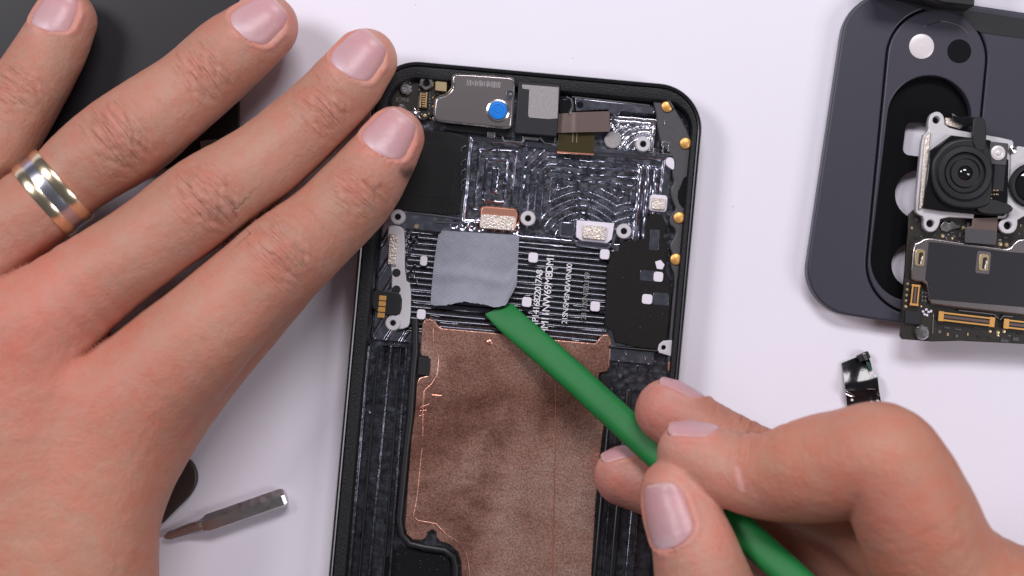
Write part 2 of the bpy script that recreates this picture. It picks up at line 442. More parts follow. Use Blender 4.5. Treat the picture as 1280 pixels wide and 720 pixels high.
# upper right bright pocket
d4 = np.hypot(UU-296, VV-96)
in4 = sm(0, 2.5, np.minimum(np.minimum(UU-246, 311-UU), np.minimum(VV-42, 88-VV)))
d4m = np.minimum(d4, 200); d4m = np.where((VV < 58) | (UU > 300), np.minimum(VV-42, 311-UU)+2, d4m)
H = H*(1-in4)+in4*(-.5+scallop(d4m, 7.5, .7)+.2*vnoise(UU, VV, 5, 13))
# step under the camera row
H = np.where(VV < 88, H*in4+(1-in4)*(-.9), H)
Zf = 4.6+H
gx = 520+UU*CT-VV*ST; gy = 75+UU*ST+VV*CT
k = (CAM_Z-4.6)/DIST/PXMM
X, Y = (gx-640)*k, (360-gy)*k
milled = grid_obj('milled_floor', X, Y, Zf, M['milled'], phone)
pm = np.where(((UU > 246) & (UU < 311) & (VV > 42) & (VV < 88)), 1, 0)
milled.data.materials.append(M['milledbright']); milled.data.materials.append(M['milledblack'])
pm = np.where((UU > 6) & (UU < 270) & (VV > 210) & (VV < 340), 2, pm)
mi = pm[:-1, :-1].ravel().astype(np.int32); milled.data.polygons.foreach_set('material_index', mi)

# copper plate in the battery bay
cop = [(528, 404), (530, 400), (537, 398), (543, 400), (548, 407), (553, 410), (600, 414), (690, 424), (744, 429), (748, 424), (753, 418), (760, 418), (764, 423),
       (764, 430), (762, 458), (759, 465), (750, 466), (748, 471), (748, 486), (756, 490), (757, 520), (753, 548), (748, 600), (745, 630), (736, 780), (574, 780), (577, 720), (576, 702), (572, 690),
       (562, 681), (550, 677), (546, 672), (545, 665), (540, 662), (535, 665), (533, 672), (527, 676), (516, 675), (508, 668), (506, 658), (510, 600), (514, 548), (519, 510), (521, 478), (524, 472),
       (535, 469), (537, 464), (537, 450), (535, 446), (527, 445), (525, 440)]
plate('copper_plate', [cop], 4.3, 5.3, M['copper'], phone, .25)
def copz(x, y): return P(x, y, 5.32)
tube('fold_line', [P(695, 478, 5.3), P(694, 560, 5.3), P(692, 650, 5.3), P(690, 760, 5.3)], .13, M['copperfoil'], phone, 6)
for pts in ([(541, 410), (541, 430), (546, 440), (548, 448), (546, 470), (540, 480), (531, 488), (528, 505), (528, 545)], [(527, 560), (521, 620), (516, 645), (522, 651), (545, 655), (557, 668), (575, 680), (584, 695), (587, 720)]):
    tube('pressed_edge', [P(x, y, 5.3) for x, y in pts], .24, M['copper'], phone, 6, .6)
lathe('dent', 612, 428, 5.3, [(.9, 5.2), (.6, 5.45), (.25, 5.5), (.05, 5.2)], M['copper'], phone, 12)
for x, y, dx, dy in ((546, 494, 12, 1), (531, 507, 11, -4), (529, 513, 8, -1), (527, 519, 6, -2)):
    tube('scratch', [P(x-dx/2, y-dy/2, 5.3), P(x+dx/2, y+dy/2, 5.3)], .09, M['copperfoil'], phone, 5)
rcs = random.Random(17)
for i in range(60):
    x, y = rcs.uniform(535, 735), rcs.uniform(440, 712); a = rcs.choice([rcs.uniform(-.2, .3), rcs.uniform(1.3, 1.8), rcs.uniform(-1, 1)]); l = rcs.uniform(3, 16)
    if x+l*math.cos(a) > 742: continue
    tube('scratch', [P(x, y, 5.29), P(x+l*math.cos(a), y+l*math.sin(a), 5.29)], rcs.uniform(.035, .06), M['copperfoil'], phone, 4)
# raised bay wall round the copper on the left, its black web
wall = [(519, 398), (519, 440), (516, 470), (513, 520), (508, 560), (499, 650), (502, 668), (512, 680), (530, 684), (556, 688), (567, 696), (570, 710), (568, 780)]
tube('bay_wall', [P(x, y, 5.0) for x, y in wall], .85, M['black'], phone, 10)
box('rubber_stop', 530, 458, 15, 22, 4.2, 5.6, M['black'], phone, 5.2, 2)
box('rubber_stop', 757, 478, 14, 20, 4.2, 5.5, M['black'], phone, 5.2, 3)
plate('bay_floor', [[(500, 680), (530, 690), (560, 693), (564, 705), (563, 790), (470, 790), (480, 700)]], 3.9, 4.5, M['blackgloss'], phone, .2)
# long ribs and rails on the left side of the bay
for x0, x1, w, z1, mm_ in ((461, 436, 5, 6.6, 'scratched'), (473, 449, 3, 6.1, 'black'), (489, 461, 4, 6.0, 'scratched'), (501, 479, 3, 5.6, 'black'), (508, 487, 3.5, 5.8, 'scratched')):
    y0, y1 = 432, 790
    xb = x0+(x1-x0)*(y1-y0)/288
    plate('bay_rib', [[(x0-w/2, y0), (x0+w/2, y0), (xb+w/2, y1), (xb-w/2, y1)]], 3.9, z1, M[mm_], phone, .4)
for x, y, ln in ((481, 446, 22), (491, 444, 28), (504, 442, 18), (497, 470, 12)):
    box('bay_rib', x, y, 2, ln, 4, 5.9, M['scratched'], phone, 5.2, .5, .2)
box('bay_rib', 493, 433, 32, 2.5, 4, 5.9, M['scratched'], phone, 4, .5, .2)
# adhesive smears along the left side
for i in range(26):
    yy = 285+i*9+random.uniform(-3, 3); xx = 458-(yy-285)*.088+random.uniform(-3.5, 3)
    lathe('glue_fleck', xx, yy, 7, [(random.uniform(.12, .42), 6.9), (.25, 7.35), (.05, 7.75)], M['milledbright'], phone, 5, smooth=False)
random.seed(11)
for i in range(40):
    yy = random.uniform(450, 700); xx = 470-(yy-450)*.09+random.uniform(-8, 32)
    a = random.uniform(-.5, .5)+1.6; l = random.uniform(2, 9)
    tube('scratch', [P(xx, yy, 5.2), P(xx+l*math.cos(a), yy+l*math.sin(a), 5.2)], random.uniform(.05, .11), M['milled'], phone, 4)
# right side of the bay
for u, w, z1, m_ in ((281, 5, 5.8, 'black'), (291, 3, 5.5, 'scratched'), (303, 8, 5.0, 'black'), (324, 12, 5.4, 'scratched')):
    q = [G(u-w/2, 385), G(u+w/2, 385), G(u+w/2, 800), G(u-w/2, 800)]
    plate('bay_rib', [q], 3.9, z1, M[m_], phone, .4)
box('bay_rib', 800, 437, 78, 4, 4, 6, M['black'], phone, 5.2, 1, .3)
for x, y, ln in ((773, 458, 14), (797, 462, 10), (810, 462, 14)): box('bay_rib', x, y, 2, ln, 4, 5.9, M['milled'], phone, 5.2, .5, .2)

# side plates
gp = [(812, 112), (824, 118), (834, 122), (848, 142), (862, 168), (867, 192), (865, 225), (861, 290), (855, 360), (849, 420), (843, 470), (833, 470), (836, 430), (840, 380), (844, 345), (837, 330), (841, 318), (836, 307), (843, 297), (845, 287),
      (836, 280), (838, 268), (846, 262), (840, 250), (838, 238), (843, 228), (840, 216), (845, 205), (838, 192), (826, 180), (822, 160), (820, 140)]
plate('side_plate', [smooth_poly(gp, 1)], 4.0, 6.3, M['greyplate'], phone, .3)
gp2 = [(852, 225), (863, 215), (860, 262), (850, 258), (846, 243)]
plate('side_recess', [smooth_poly(gp2, 1)], 6.2, 6.45, M['blackgloss'], phone, .1)
plate('side_recess', [smooth_poly([(846, 345), (853, 346), (852, 366), (845, 368)], 1)], 6.2, 6.42, M['blackgloss'], phone, .1)
for x, y in ((834, 133), (857, 179), (849, 272), (845, 324)):
    g = lathe('gold_contact', x, y, 6.8, [(1.25, 6.2), (1.25, 6.7), (1.05, 6.85), (.1, 6.9)], M['gold'], phone, 16)
plate('foam_pad', [[(790, 301), (775, 302), (774, 313), (763, 316), (761, 330), (759, 331), (757, 378), (755, 408), (766, 414), (769, 428), (800, 435), (826, 438), (833, 432), (836, 405), (840, 372), (838, 350), (832, 338), (835, 310), (829, 296), (834, 282), (827, 268), (813, 267), (809, 273), (806, 298)]], 4.3, 6.0, M['foam'], phone, .3)
for x, y, w, h in ((812, 345, 24, 13), (826, 374, 20, 15), (818, 300, 12, 26)):
    box('foam_window', x, y, w, h, 5.9, 6.12, M['milled'], phone, 5.2, 2, .05)

# white locator pads
for x, y, w in ((666.5, 322, 12), (756, 318, 12), (658.5, 377.5, 12), (744, 383, 12), (823, 346, 12), (809, 374, 13), (529.5, 326, 9), (526.5, 393, 11)):
    box('white_pad', x, y, w, 12.5, 4.6, 5.75 if x < 800 else 6.4, M['whitepad'], phone, 5, 3.2, .12)
plate('white_pad', [[(819, 327), (826, 325), (831, 331), (828, 337), (821, 336)]], 5.9, 6.35, M['whitepad'], phone, .1)
plate('white_pad', [smooth_poly([(832, 206), (832, 199), (837, 196), (843, 199), (843, 212), (840, 212)], 1)], 5, 6.6, M['whitepad'], phone, .1)

# screw posts
def post(x, y, zt=6.4, ro=1.72, parent=phone, m='whiteplate'):
    o = lathe('screw_post', x, y, zt, [(ro, 4), (ro, zt-.25), (ro-.2, zt), (.85, zt), (.7, zt-.15), (.65, zt-1.8), (.05, zt-1.8)], M[m], parent, 24)
    c = lathe('post_hole', x, y, zt, [(.66, zt-1.5), (.6, zt-.55), (.05, zt-.55)], M['blackgloss'], o, 16)
    return o
for x, y in ((660, 273), (780, 289), (804, 180), (497, 271), (491, 404)): post(x, y)
post(533, 103.5, 7.0, 1.6, m='steel')

# connectors on the floor
box('spring_contact', 623, 273, 47, 29, 4.2, 6.3, M['copperfoil'], phone, 5, 6, .35)
box('foil_pad', 622, 278, 44, 18, 6.2, 6.75, M['foil'], phone, 5, 2.5, .15)
plate('connector_plate', [[(721, 275), (768, 279), (765, 299), (759, 304), (727, 301), (720, 296)]], 4.3, 5.9, M['whitepad'], phone, .15)
box('foil_pad', 743, 291, 29, 17, 5.9, 6.6, M['foil'], phone, 5, 1, .15)
box('spring_contact', 823, 254, 22, 21, 4.6, 6.5, M['whitepad'], phone, 5, 4, .2)
box('foil_pad', 823, 255, 17, 14, 6.5, 7.0, M['foil'], phone, 5, 2, .12)
plate('bracket', [smooth_poly([(484, 283), (492, 281), (503, 284), (506, 292), (506, 350), (514, 355), (513, 402), (509, 411), (488, 412), (484, 404), (489, 396), (497, 394), (500, 388), (500, 366), (489, 364), (490, 340), (485, 320)], 1)], 4.2, 5.8, M['whiteplate'], phone, .2)
for x, y in ((495.5, 341), (495.5, 362)): lathe('bracket_hole', x, y, 5.8, [(.95, 5.7), (.95, 5.84), (.05, 5.85)], M['black'], phone, 18)
box('foil_pad', 491, 312, 11, 38, 5.7, 6.6, M['foil'], phone, 4, 1, .15)
plate('contact_block', [smooth_poly([(462, 361), (494, 364), (503, 369), (502, 392), (494, 395), (466, 392)], 1)], 4.4, 6.0, M['black'], phone, .25)
for i in range(4): box('gold_pad', 478.3-i*.7, 372.5+i*7.2, 9, 6, 5.9, 6.12, M['gold'], phone, 5, .6, .05)
lathe('gold_pin', 520.5, 283, 5.3, [(.6, 4.4), (.6, 5.2), (.45, 5.4), (.05, 5.4)], M['palegold'], phone, 12)
# ledge lines across the floor
for pts in ([(505, 264), (576, 273), (577, 279), (545, 277)], [(697, 295), (714, 297), (722, 306), (760, 311), (767, 303), (769, 292)], [(700, 278), (699, 296)]):
    tube('floor_lip', [P(x, y, 4.95) for x, y in pts], .32, M['milledbright'], phone, 6)
plate('floor_web', [[(700, 277), (719, 278), (718, 296), (700, 295)]], 4.0, 4.9, M['milled'], phone, .2)
tube('floor_lip', [P(513, 430, 5), P(520, 408, 5), P(512, 402, 5)], .4, M['black'], phone, 6)

# stamped numbers
def text_part(name, s, cx, cy, size_px, deg, z, material, parent, squeeze=1.0, depth=.06):
    cu = bpy.data.curves.new(name, 'FONT'); cu.body = s; cu.align_x = 'CENTER'; cu.align_y = 'CENTER'
    cu.size = size_px/PXMM*1.35; cu.extrude = depth; cu.space_character = squeeze; cu.offset = .015 if size_px > 8 else 0
    o = bpy.data.objects.new('tmp', cu); me = bpy.data.meshes.new_from_object(o)
    bpy.data.objects.remove(o); bpy.data.curves.remove(cu)
    n = len(me.vertices); a = np.empty(n*3); me.vertices.foreach_get('co', a); a = a.reshape(-1, 3)
    r = math.radians(-deg); c, s_ = math.cos(r), math.sin(r)
    q = a.copy(); q[:, 0] = a[:, 0]*c-a[:, 1]*s_; q[:, 1] = a[:, 0]*s_+a[:, 1]*c
    q += P(cx, cy, z)
    me.vertices.foreach_set('co', ((q-origin_of(parent))*MM).ravel()); me.update(); me.name = name
    return link_mesh(name, me, material, parent)
text_part('stamped_number', 'D1P1416822017A8', 671.5, 376, 8.4, -85, 5.25, M['etch'], phone, .86, .12)
text_part('stamped_number', 'HM11NW69M8DM1', 684.5, 368, 9.6, -85, 5.25, M['etch'], phone, .90, .12)
text_part('stamped_number', '21SN/SM3N0W0N00', 709, 367, 7.2, -85, 5.2, M['etch'], phone, .86)
text_part('stamped_number', '28 1/20N020.199', 732, 370, 7.0, -85, 5.18, M['silverink'], phone, .9)

# ---- top row: small board at the corner, front camera, proximity module
plate('corner_board', [smooth_poly([(494, 100), (520, 92), (563, 92), (562, 106), (545, 112), (543, 152), (494, 148), (487, 128)], 1)], 3.9, 5.6, M['board'], phone, .15)
sc_ = lathe('screw', 507, 111, 6.4, [(1.45, 5.4), (1.45, 6.2), (1.1, 6.5), (.55, 6.5), (.45, 6.3), (.05, 6.3)], M['steel'], phone, 20)
text_part('board_print', 'KM4', 503, 125, 6, 3, 5.68, M['etchdim'], phone, 1.1, .02)
box('gold_cap', 551.5, 104, 15, 20, 5.4, 6.7, M['palegold'], phone, 4, 1.5, .2)
cn = box('board_connector', 529, 125, 11, 22, 5.4, 6.3, M['black'], phone, 4, .8, .1)
for s in (-1, 1):
    box('connector_bar', 529+s*3.6, 125, 2.4, 19, 6.2, 6.5, M['palegold'], cn, 4, .4, .05)
for i in range(6): box('connector_pin', 529.5, 117.5+i*3, 4, 1.5, 6.2, 6.42, M['gold'], cn, 4, .2, .03)
box('solder_strip', 523, 128, 1.6, 15, 5.5, 5.8, M['steel'], phone, 4, .3, .05)
for i in range(6): box('solder_dot', 537+.2*(i % 2)-.12*i, 116+i*3.8, 2, 2.6, 5.5, 5.8, M['steel'], phone, 4, .3, .05)
st = [(512, 138), (516, 139), (518, 134), (521, 139), (526, 139), (524, 144), (526, 149), (521, 146), (518, 149), (515, 147), (511, 149), (513, 143)]
plate('star_clip', [st], 5.5, 6.3, M['steel'], phone, .1)
lathe('clip_screw', 518.5, 143, 6.5, [(.62, 5.6), (.62, 6.5), (.3, 6.6), (.1, 6.4)], M['milled'], phone, 14)
lathe('gold_pin', 531, 144.5, 6, [(.4, 5.5), (.4, 5.9), (.05, 5.95)], M['palegold'], phone, 10)
lathe('clip_screw', 501, 136, 6.2, [(1.1, 5.5), (1.1, 6.2), (.7, 6.4), (.1, 6.3)], M['steel'], phone, 14)

can = [(565, 97), (568, 93), (575, 92), (632, 96), (640, 97), (643, 101), (640, 155), (637, 160), (628, 160), (552, 152), (545, 150), (542, 144), (544, 124), (548, 121), (557, 119), (564, 113), (566, 107)]
cam_f = plate('front_camera', [smooth_poly(can, 1)], 4.0, 8.2, M['module'], phone, .35, bres=2)
edge = [P(x, y, 8.05) for x, y in smooth_poly(can, 1)]
tube('rolled_edge', edge[2:]+edge[:3], .22, M['steel'], cam_f, 6)
for i in range(5): tube('can_curl', [P(566.5+2.4*math.cos(a), 103+i*1.5+1.6*math.sin(a), 8.2) for a in (0, 1.5, 3)], .18, M['steel'], cam_f, 5) if i in (0, 2, 4) else None
lathe('blue_lens', 622.5, 137.5, 8.8, [(2.05, 8.1), (2.05, 8.4), (1.95, 8.5), (1.3, 8.55), (1.2, 8.45), (.7, 8.45), (.6, 8.55), (.05, 8.55)], M['blue'], cam_f, 26)
lathe('lens_collar', 622.5, 138.5, 8.4, [(2.6, 8.0), (2.6, 8.3), (2.2, 8.45), (2.15, 8.1)], M['steel'], cam_f, 26, close=False)
box('can_notch', 637, 119, 9, 13, 8.1, 8.3, M['milled'], cam_f, 5, 4, .05)
lathe('can_screw', 638, 119, 8.5, [(.55, 8.1), (.5, 8.45), (.1, 8.5)], M['steel'], cam_f, 10)
r0 = random.Random(4)
for i in range(20):
    box('serial_mark', 584+i*2.15, 103.3+i*.155, r0.choice([.8, 1.2, 1.5]), r0.choice([5, 7.5, 7.5]), 8.18, 8.24, M['labelgrey'], cam_f, 4, .1, .01)
box('can_tab', 614, 168, 11, 7, 5, 7, M['steel'], phone, 5, 1, .2)
lathe('can_tab_end', 543, 148, 7, [(.5, 5), (.5, 6.5), (.1, 6.6)], M['steel'], phone, 10)
plate('camera_foot', [[(556, 155), (640, 162), (639, 172), (556, 163)]], 4, 5.6, M['black'], phone, .2)
mod = plate('sensor_module', [rrect(672, 136, 53, 66, 3, 4.5)], 4.0, 7.8, M['labelblack'], phone, .25)
plate('sensor_label', [[(652.5, 105.5), (698.5, 109), (697, 148), (686, 149), (661.5, 147), (660, 144), (661.5, 112), (653, 111)]], 7.75, 7.95, M['labelgrey'], mod, .05)
tube('sensor_bracket', [P(628, 171, 6), P(630, 176, 6), P(652, 178, 6), P(655, 172, 6)], .3, M['steel'], phone, 6)
tube('sensor_bracket', [P(675, 172, 6), P(681, 179, 6), P(693, 180, 6), P(694, 172, 6)], .3, M['steel'], phone, 6)
box('sensor_tab', 663, 173, 20, 4, 5, 6.4, M['steel'], phone, 5, 1, .1)
plate('sensor_arm', [[(699, 124), (714, 122), (717, 130), (712, 142), (699, 141)]], 4.5, 6.8, M['blackgloss'], phone, .2)
tube('sensor_arm_edge', [P(708, 121, 6.8), P(714, 124, 6.8), P(716, 132, 6.8), P(712, 143, 6.8)], .35, M['steel'], phone, 6)
# flex that folds over
fx = np.linspace(0, 1, 13)
Xs, Ys, Zs = [], [], []
for a in fx:
    x = 695+a*67; zz = 6.2+.9*math.sin(a*math.pi*.95)+(.35 if .35 < a < .5 else 0)
    top, bot = P(x, 141-2*a, zz), P(x, 166-1.5*a, zz)
    Xs.append([top[0], bot[0]]); Ys.append([top[1], bot[1]]); Zs.append([zz, zz])
grid_obj('flex_ribbon', np.array(Xs), np.array(Ys), np.array(Zs), M['brown'], phone, thick=.25)
plate('flex_tail', [[(698, 166), (744, 166), (742, 192), (696, 189)]], 4.6, 5.9, M['olive'], phone, .1)
tube('flex_tail_edge', [P(696, 190, 5.7), P(742, 193, 5.7)], .25, M['copperfoil'], phone, 6)
for x in (716, 721): box('flex_trace', x, 172, .8, 12, 5.88, 5.95, M['palegold'], phone, 3, .1, .01)
lathe('round_boss', 766, 175, 5, [(1.9, 4), (1.9, 4.75), (1.7, 4.9), (.1, 4.85)], M['labelgrey'], phone, 26)
plate('upper_ledge', [[(718, 122), (815, 132), (819, 137), (818, 143), (776, 138), (774, 143), (762, 143), (760, 137), (719, 140)]], 4.2, 6.0, M['milled'], phone, .25)
lathe('ledge_hole', 725, 131, 6, [(.8, 5.9), (.8, 6.04), (.05, 6.05)], M['blackgloss'], phone, 16)
tube('ledge_edge', [P(715, 121, 6), P(780, 128, 6), P(812, 132, 6)], .25, M['milledbright'], phone, 6)
for x, y, w, h in ((834, 178, 9, 2), (829, 187, 2, 10), (836, 193, 14, 2), (828, 180, 2, 8), (818, 190, 3, 10), (836, 185, 2, 9), (832, 154, 3, 5)):
    box('plate_mark', x, y, w, h, 6.25, 6.42, M['steel'], phone, 10, .4, .04)
plate('edge_bar', [[(832, 122), (835, 122), (843, 134), (841, 136)]], 6.2, 7.2, M['greyplate'], phone, .1)
# black ribbon cable area beside the fingers
plate('ribbon_pad', [smooth_poly([(486, 158), (585, 166), (586, 182), (579, 262), (572, 270), (500, 264), (480, 258)], 1)], 4.1, 5.7, M['film'], phone, .3)
plate('ribbon_inner', [rrect(533, 212, 72, 68, 4, 5.2)], 5.65, 5.76, M['film'], phone, .05)
for i in range(12): box('ribbon_rib', 540+i*2.6, 258+i*.25, 1.0, 16, 5.65, 5.85, M['film'], phone, 6, .2, .04)
for i in range(18): box('ribbon_rib', 530+i*3.0, 168+i*.25, 1.0, 9, 5.65, 5.85, M['film'], phone, 6, .2, .04)
for y in (188, 205, 217, 229, 236):
    tube('ribbon_spring', [P(582, y-6, 5.9), P(577, y-3, 6.1), P(576, y+2, 5.9)], .22, M['milled'], phone, 6)
# lower right corner bits
plate('lock_tab', [[(822, 437), (824, 430), (829, 426), (841, 425), (840, 446), (834, 444), (824, 441)], circ(829.5, 434.5, 3, 14)], 4.4, 6.6, M['whiteplate'], phone, .12)
plate('pink_seal', [rrect(837.5, 458, 5, 12, 2.5, 4)], 5.5, 6.6, M['copperfoil'], phone, .1)
# dust on the chassis
random.seed(21)
for i in range(46):
    x, y = random.choice([(random.uniform(760, 836), random.uniform(330, 430)), (random.uniform(540, 740), random.uniform(440, 715)), (random.uniform(495, 560), random.uniform(690, 715))])
    r = random.uniform(.04, .11); z = 6.0 if x > 755 else (5.3 if y < 690 or x > 580 else 4.5)
    lathe('dust_speck', x, y, z, [(r, z-.02), (r*.8, z+.08), (.01, z+.12)], M['silverink'], phone, 5, smooth=False)

# ------------------------------------------------------------------ grey thermal pad being lifted
ns, nt_ = 40, 36
Xp = np.zeros((nt_, ns)); Yp = np.zeros((nt_, ns)); Zp = np.zeros((nt_, ns))
botx = np.interp(np.linspace(0, 1, ns), [0, .15, .4, .6, .78, .9, .95, 1], [538, 552, 579, 599, 619, 632, 637, 646])
boty = np.interp(np.linspace(0, 1, ns), [0, .15, .4, .6, .78, .9, .95, 1], [381, 382.5, 377, 379.5, 384, 382, 373, 356])
rr = np.random.RandomState(8)
for j in range(nt_):
    for i in range(ns):
        s, t = i/(ns-1), j/(nt_-1)
        cr = .035*(1-t)
        tx, ty = 549+s*100, 288+s*6
        if s < .05 and t < .05: tx += 3; 
        jag = rr.uniform(-.7, .7)*(t > .97)
        x = tx*(1-t)+botx[i]*t-1.5*math.sin(t*math.pi)*(1-s); y = ty*(1-t)+boty[i]*t+jag
        z = 6.0+.35*math.exp(-((t-.62-.12*(s-.5))/.09)**2)+1.9*max(0, t-.55)**1.5*(.35+1.1*s)/.3*.55+.15*math.sin(s*9+t*3)
        p = P(x, y, z); Xp[j, i], Yp[j, i], Zp[j, i] = p
pad = grid_obj('thermal_pad', Xp, Yp, Zp, M['pad'], None, thick=.9)
tag(pad, 'soft grey square thermal pad peeling up over the green tool tip', 'thermal pad')
for x, y, r in ((645, 363, .5), (642, 366, .35), (549, 383, .25), (581, 379, .25), (637, 376, .3)): pass

# ------------------------------------------------------------------ green pry tool
def tool():
    path = [(621, 386, 5.4), (629, 393, 6.2), (645, 408, 7.6), (672, 431, 9.6), (717, 471, 13.4), (780, 529, 19.5), (850, 593, 28), (930, 666, 38), (985, 716, 44.5), (1060, 786, 54), (1140, 860, 64)]
    wd = [6.0, 6.3, 6.4, 6.5, 6.5, 6.6, 6.7, 6.7, 6.7, 6.7, 6.4]
    tk = [.5, 1.0, 2.0, 3.2, 4.4, 5.2, 5.6, 5.8, 5.8, 5.8, 5.6]
    C = np.array([P(*q) for q in path]); n = 28; V = []; F = []
    for i, c in enumerate(C):
        a = C[min(i+1, len(C)-1)]-C[max(i-1, 0)]; a /= np.linalg.norm(a)
        s = np.cross(a, [0, 0, 1]); s /= np.linalg.norm(s); nrm = np.cross(s, a)
        sk = (np.array([P(640, 378.5, 0)-P(607, 393, 0)])[0]) if i == 0 else None
        if sk is not None: sk = sk/np.linalg.norm(sk); s = sk*np.sign(np.dot(sk, s)); nrm = np.array([0, 0, 1.])
        for k_ in range(n):
            an = 2*math.pi*k_/n; e = 2/2.6
            cx, cy = math.copysign(abs(math.cos(an))**e, math.cos(an)), math.copysign(abs(math.sin(an))**e, math.sin(an))
            V.append(c+s*cx*wd[i]/2+nrm*cy*tk[i]/2)
    for i in range(len(C)-1):
        for k_ in range(n):
            m = (k_+1) % n; F.append((i*n+k_, i*n+m, (i+1)*n+m, (i+1)*n+k_))
    F.append(tuple(range(n))[::-1]); F.append(tuple((len(C)-1)*n+k_ for k_ in range(n)))
    o = mesh_obj('pry_tool', V, F, M['green']); shade_auto(o, 40)
    return tag(o, 'green plastic pry tool with chisel tip held in the right hand', 'pry tool')
tool()

# ------------------------------------------------------------------ hands
def catmull(pts, n=5):
    pts = np.asarray(pts, float); out = []
    for i in range(len(pts)-1):
        p0, p1, p2, p3 = pts[max(i-1, 0)], pts[i], pts[i+1], pts[min(i+2, len(pts)-1)]
        for k_ in range(n):
            t = k_/n
            out.append(.5*((2*p1)+(-p0+p2)*t+(2*p0-5*p1+4*p2-p3)*t*t+(-p0+3*p1-3*p2+p3)*t**3))
    out.append(pts[-1]); return np.array(out)

def mmchain(pts): return np.array([list(P(x, y, z))+[r] for x, y, z, r in pts])

class Field:
    def __init__(s, lo, hi, h):
        s.lo = np.array(lo, float); s.h = h; s.n = np.ceil((np.array(hi)-s.lo)/h).astype(int)+1
    def full(s): return np.full(s.n, 30.0, np.float32)
    def chain(s, F, pts, n=5, flat=1.0):
        q = catmull(pts, n); pad_ = 9.0
        for a, b in zip(q[:-1], q[1:]):
            r = max(a[3], b[3])+pad_
            l = np.clip(np.floor((np.minimum(a[:3], b[:3])-r-s.lo)/s.h).astype(int), 0, s.n)
            u = np.clip(np.ceil((np.maximum(a[:3], b[:3])+r-s.lo)/s.h).astype(int)+1, 0, s.n)
            if (u <= l).any(): continue
            g = np.meshgrid(*[(s.lo[i]+s.h*np.arange(l[i], u[i])).astype(np.float32) for i in range(3)], indexing='ij')
            d = b[:3]-a[:3]; L2 = max(d@d, 1e-6)
            t = np.clip(((g[0]-a[0])*d[0]+(g[1]-a[1])*d[1]+(g[2]-a[2])*d[2])/L2, 0, 1)
            e = np.sqrt((g[0]-a[0]-t*d[0])**2+(g[1]-a[1]-t*d[1])**2+((g[2]-a[2]-t*d[2])*flat)**2)-(a[3]+t*(b[3]-a[3]))
            sl = tuple(slice(l[i], u[i]) for i in range(3))
            F[sl] = np.minimum(F[sl], e)
        return F
    def sample(s, F, p):
        x = np.clip((p-s.lo)/s.h, 0, s.n-1.001); i = x.astype(int); f = x-i
        r = 0
        for dx in (0, 1):
            for dy in (0, 1):
                for dz in (0, 1):
                    w = (f[:, 0] if dx else 1-f[:, 0])*(f[:, 1] if dy else 1-f[:, 1])*(f[:, 2] if dz else 1-f[:, 2])
                    r = r+w*F[i[:, 0]+dx, i[:, 1]+dy, i[:, 2]+dz]
        return r
    def grad(s, F, p):
        e = s.h; g = np.stack([s.sample(F, p+np.eye(3)[i]*e)-s.sample(F, p-np.eye(3)[i]*e) for i in range(3)], 1)
        return g/np.maximum(np.linalg.norm(g, axis=1, keepdims=True), 1e-6)

def smin(a, b, k):
    h = np.maximum(k-np.abs(a-b), 0)/k
    return np.minimum(a, b)-h*h*h*k/6

def surface_nets(F, lo, h):
    F = F.copy(); F[0] = F[-1] = 5; F[:, 0] = F[:, -1] = 5; F[:, :, 0] = F[:, :, -1] = 5
    n = np.array(F.shape); S = F < 0
    cnt = np.zeros(n-1, np.int8)
    for dx in (0, 1):
        for dy in (0, 1):
            for dz in (0, 1): cnt += S[dx:n[0]-1+dx, dy:n[1]-1+dy, dz:n[2]-1+dz]
    act = (cnt > 0) & (cnt < 8); idx = np.argwhere(act)
    vid = np.full(n-1, -1, np.int64); vid[act] = np.arange(len(idx))
    acc = np.zeros((len(idx), 3)); c = np.zeros(len(idx))
    for ax in range(3):
        o = [i for i in range(3) if i != ax]
        for s in (0, 1):
            for t in (0, 1):
                a = idx.copy(); a[:, o[0]] += s; a[:, o[1]] += t; b = a.copy(); b[:, ax] += 1
                fa, fb = F[tuple(a.T)], F[tuple(b.T)]; m = (fa < 0) != (fb < 0)
                tt = np.where(m, fa/np.where(m, fa-fb, 1), 0)
                p = a.astype(float); p[:, ax] += tt; acc[m] += p[m]; c[m] += 1
    V = acc/c[:, None]*h+lo
    Q = []
    for ax in range(3):
        o = [(ax+1) % 3, (ax+2) % 3]
        sl0 = [slice(None)]*3; sl1 = [slice(None)]*3; sl0[ax] = slice(0, -1); sl1[ax] = slice(1, None)
        A, B = S[tuple(sl0)], S[tuple(sl1)]
        e = np.argwhere(A != B); e = e[(e[:, o[0]] > 0) & (e[:, o[1]] > 0)]
        flip = A[tuple(e.T)]
        q = []
        for s, t in ((0, 0), (1, 0), (1, 1), (0, 1)):
            k_ = e.copy(); k_[:, o[0]] -= 1-s; k_[:, o[1]] -= 1-t; q.append(vid[tuple(k_.T)])
        q = np.stack(q, 1); q = np.where(flip[:, None], q, q[:, ::-1]); Q.append(q)
    return V, np.vstack(Q)

def unit(v): v = np.asarray(v, float); return v/np.linalg.norm(v)

def nail_shape(u, L):
    """half-width factor 0..1 along the nail, u from base (0) to free edge (1)"""
    b = np.clip(u/.38, 0, 1); f = np.clip((1-u)/.16, 0, 1)
    f2 = np.clip((1-u)/.30, 0, 1); return np.sqrt(1-(1-b)**2)*(.50+.50*np.sqrt(np.clip(1-(1-f2)**2, 0, 1)))*(.95+.05*u)

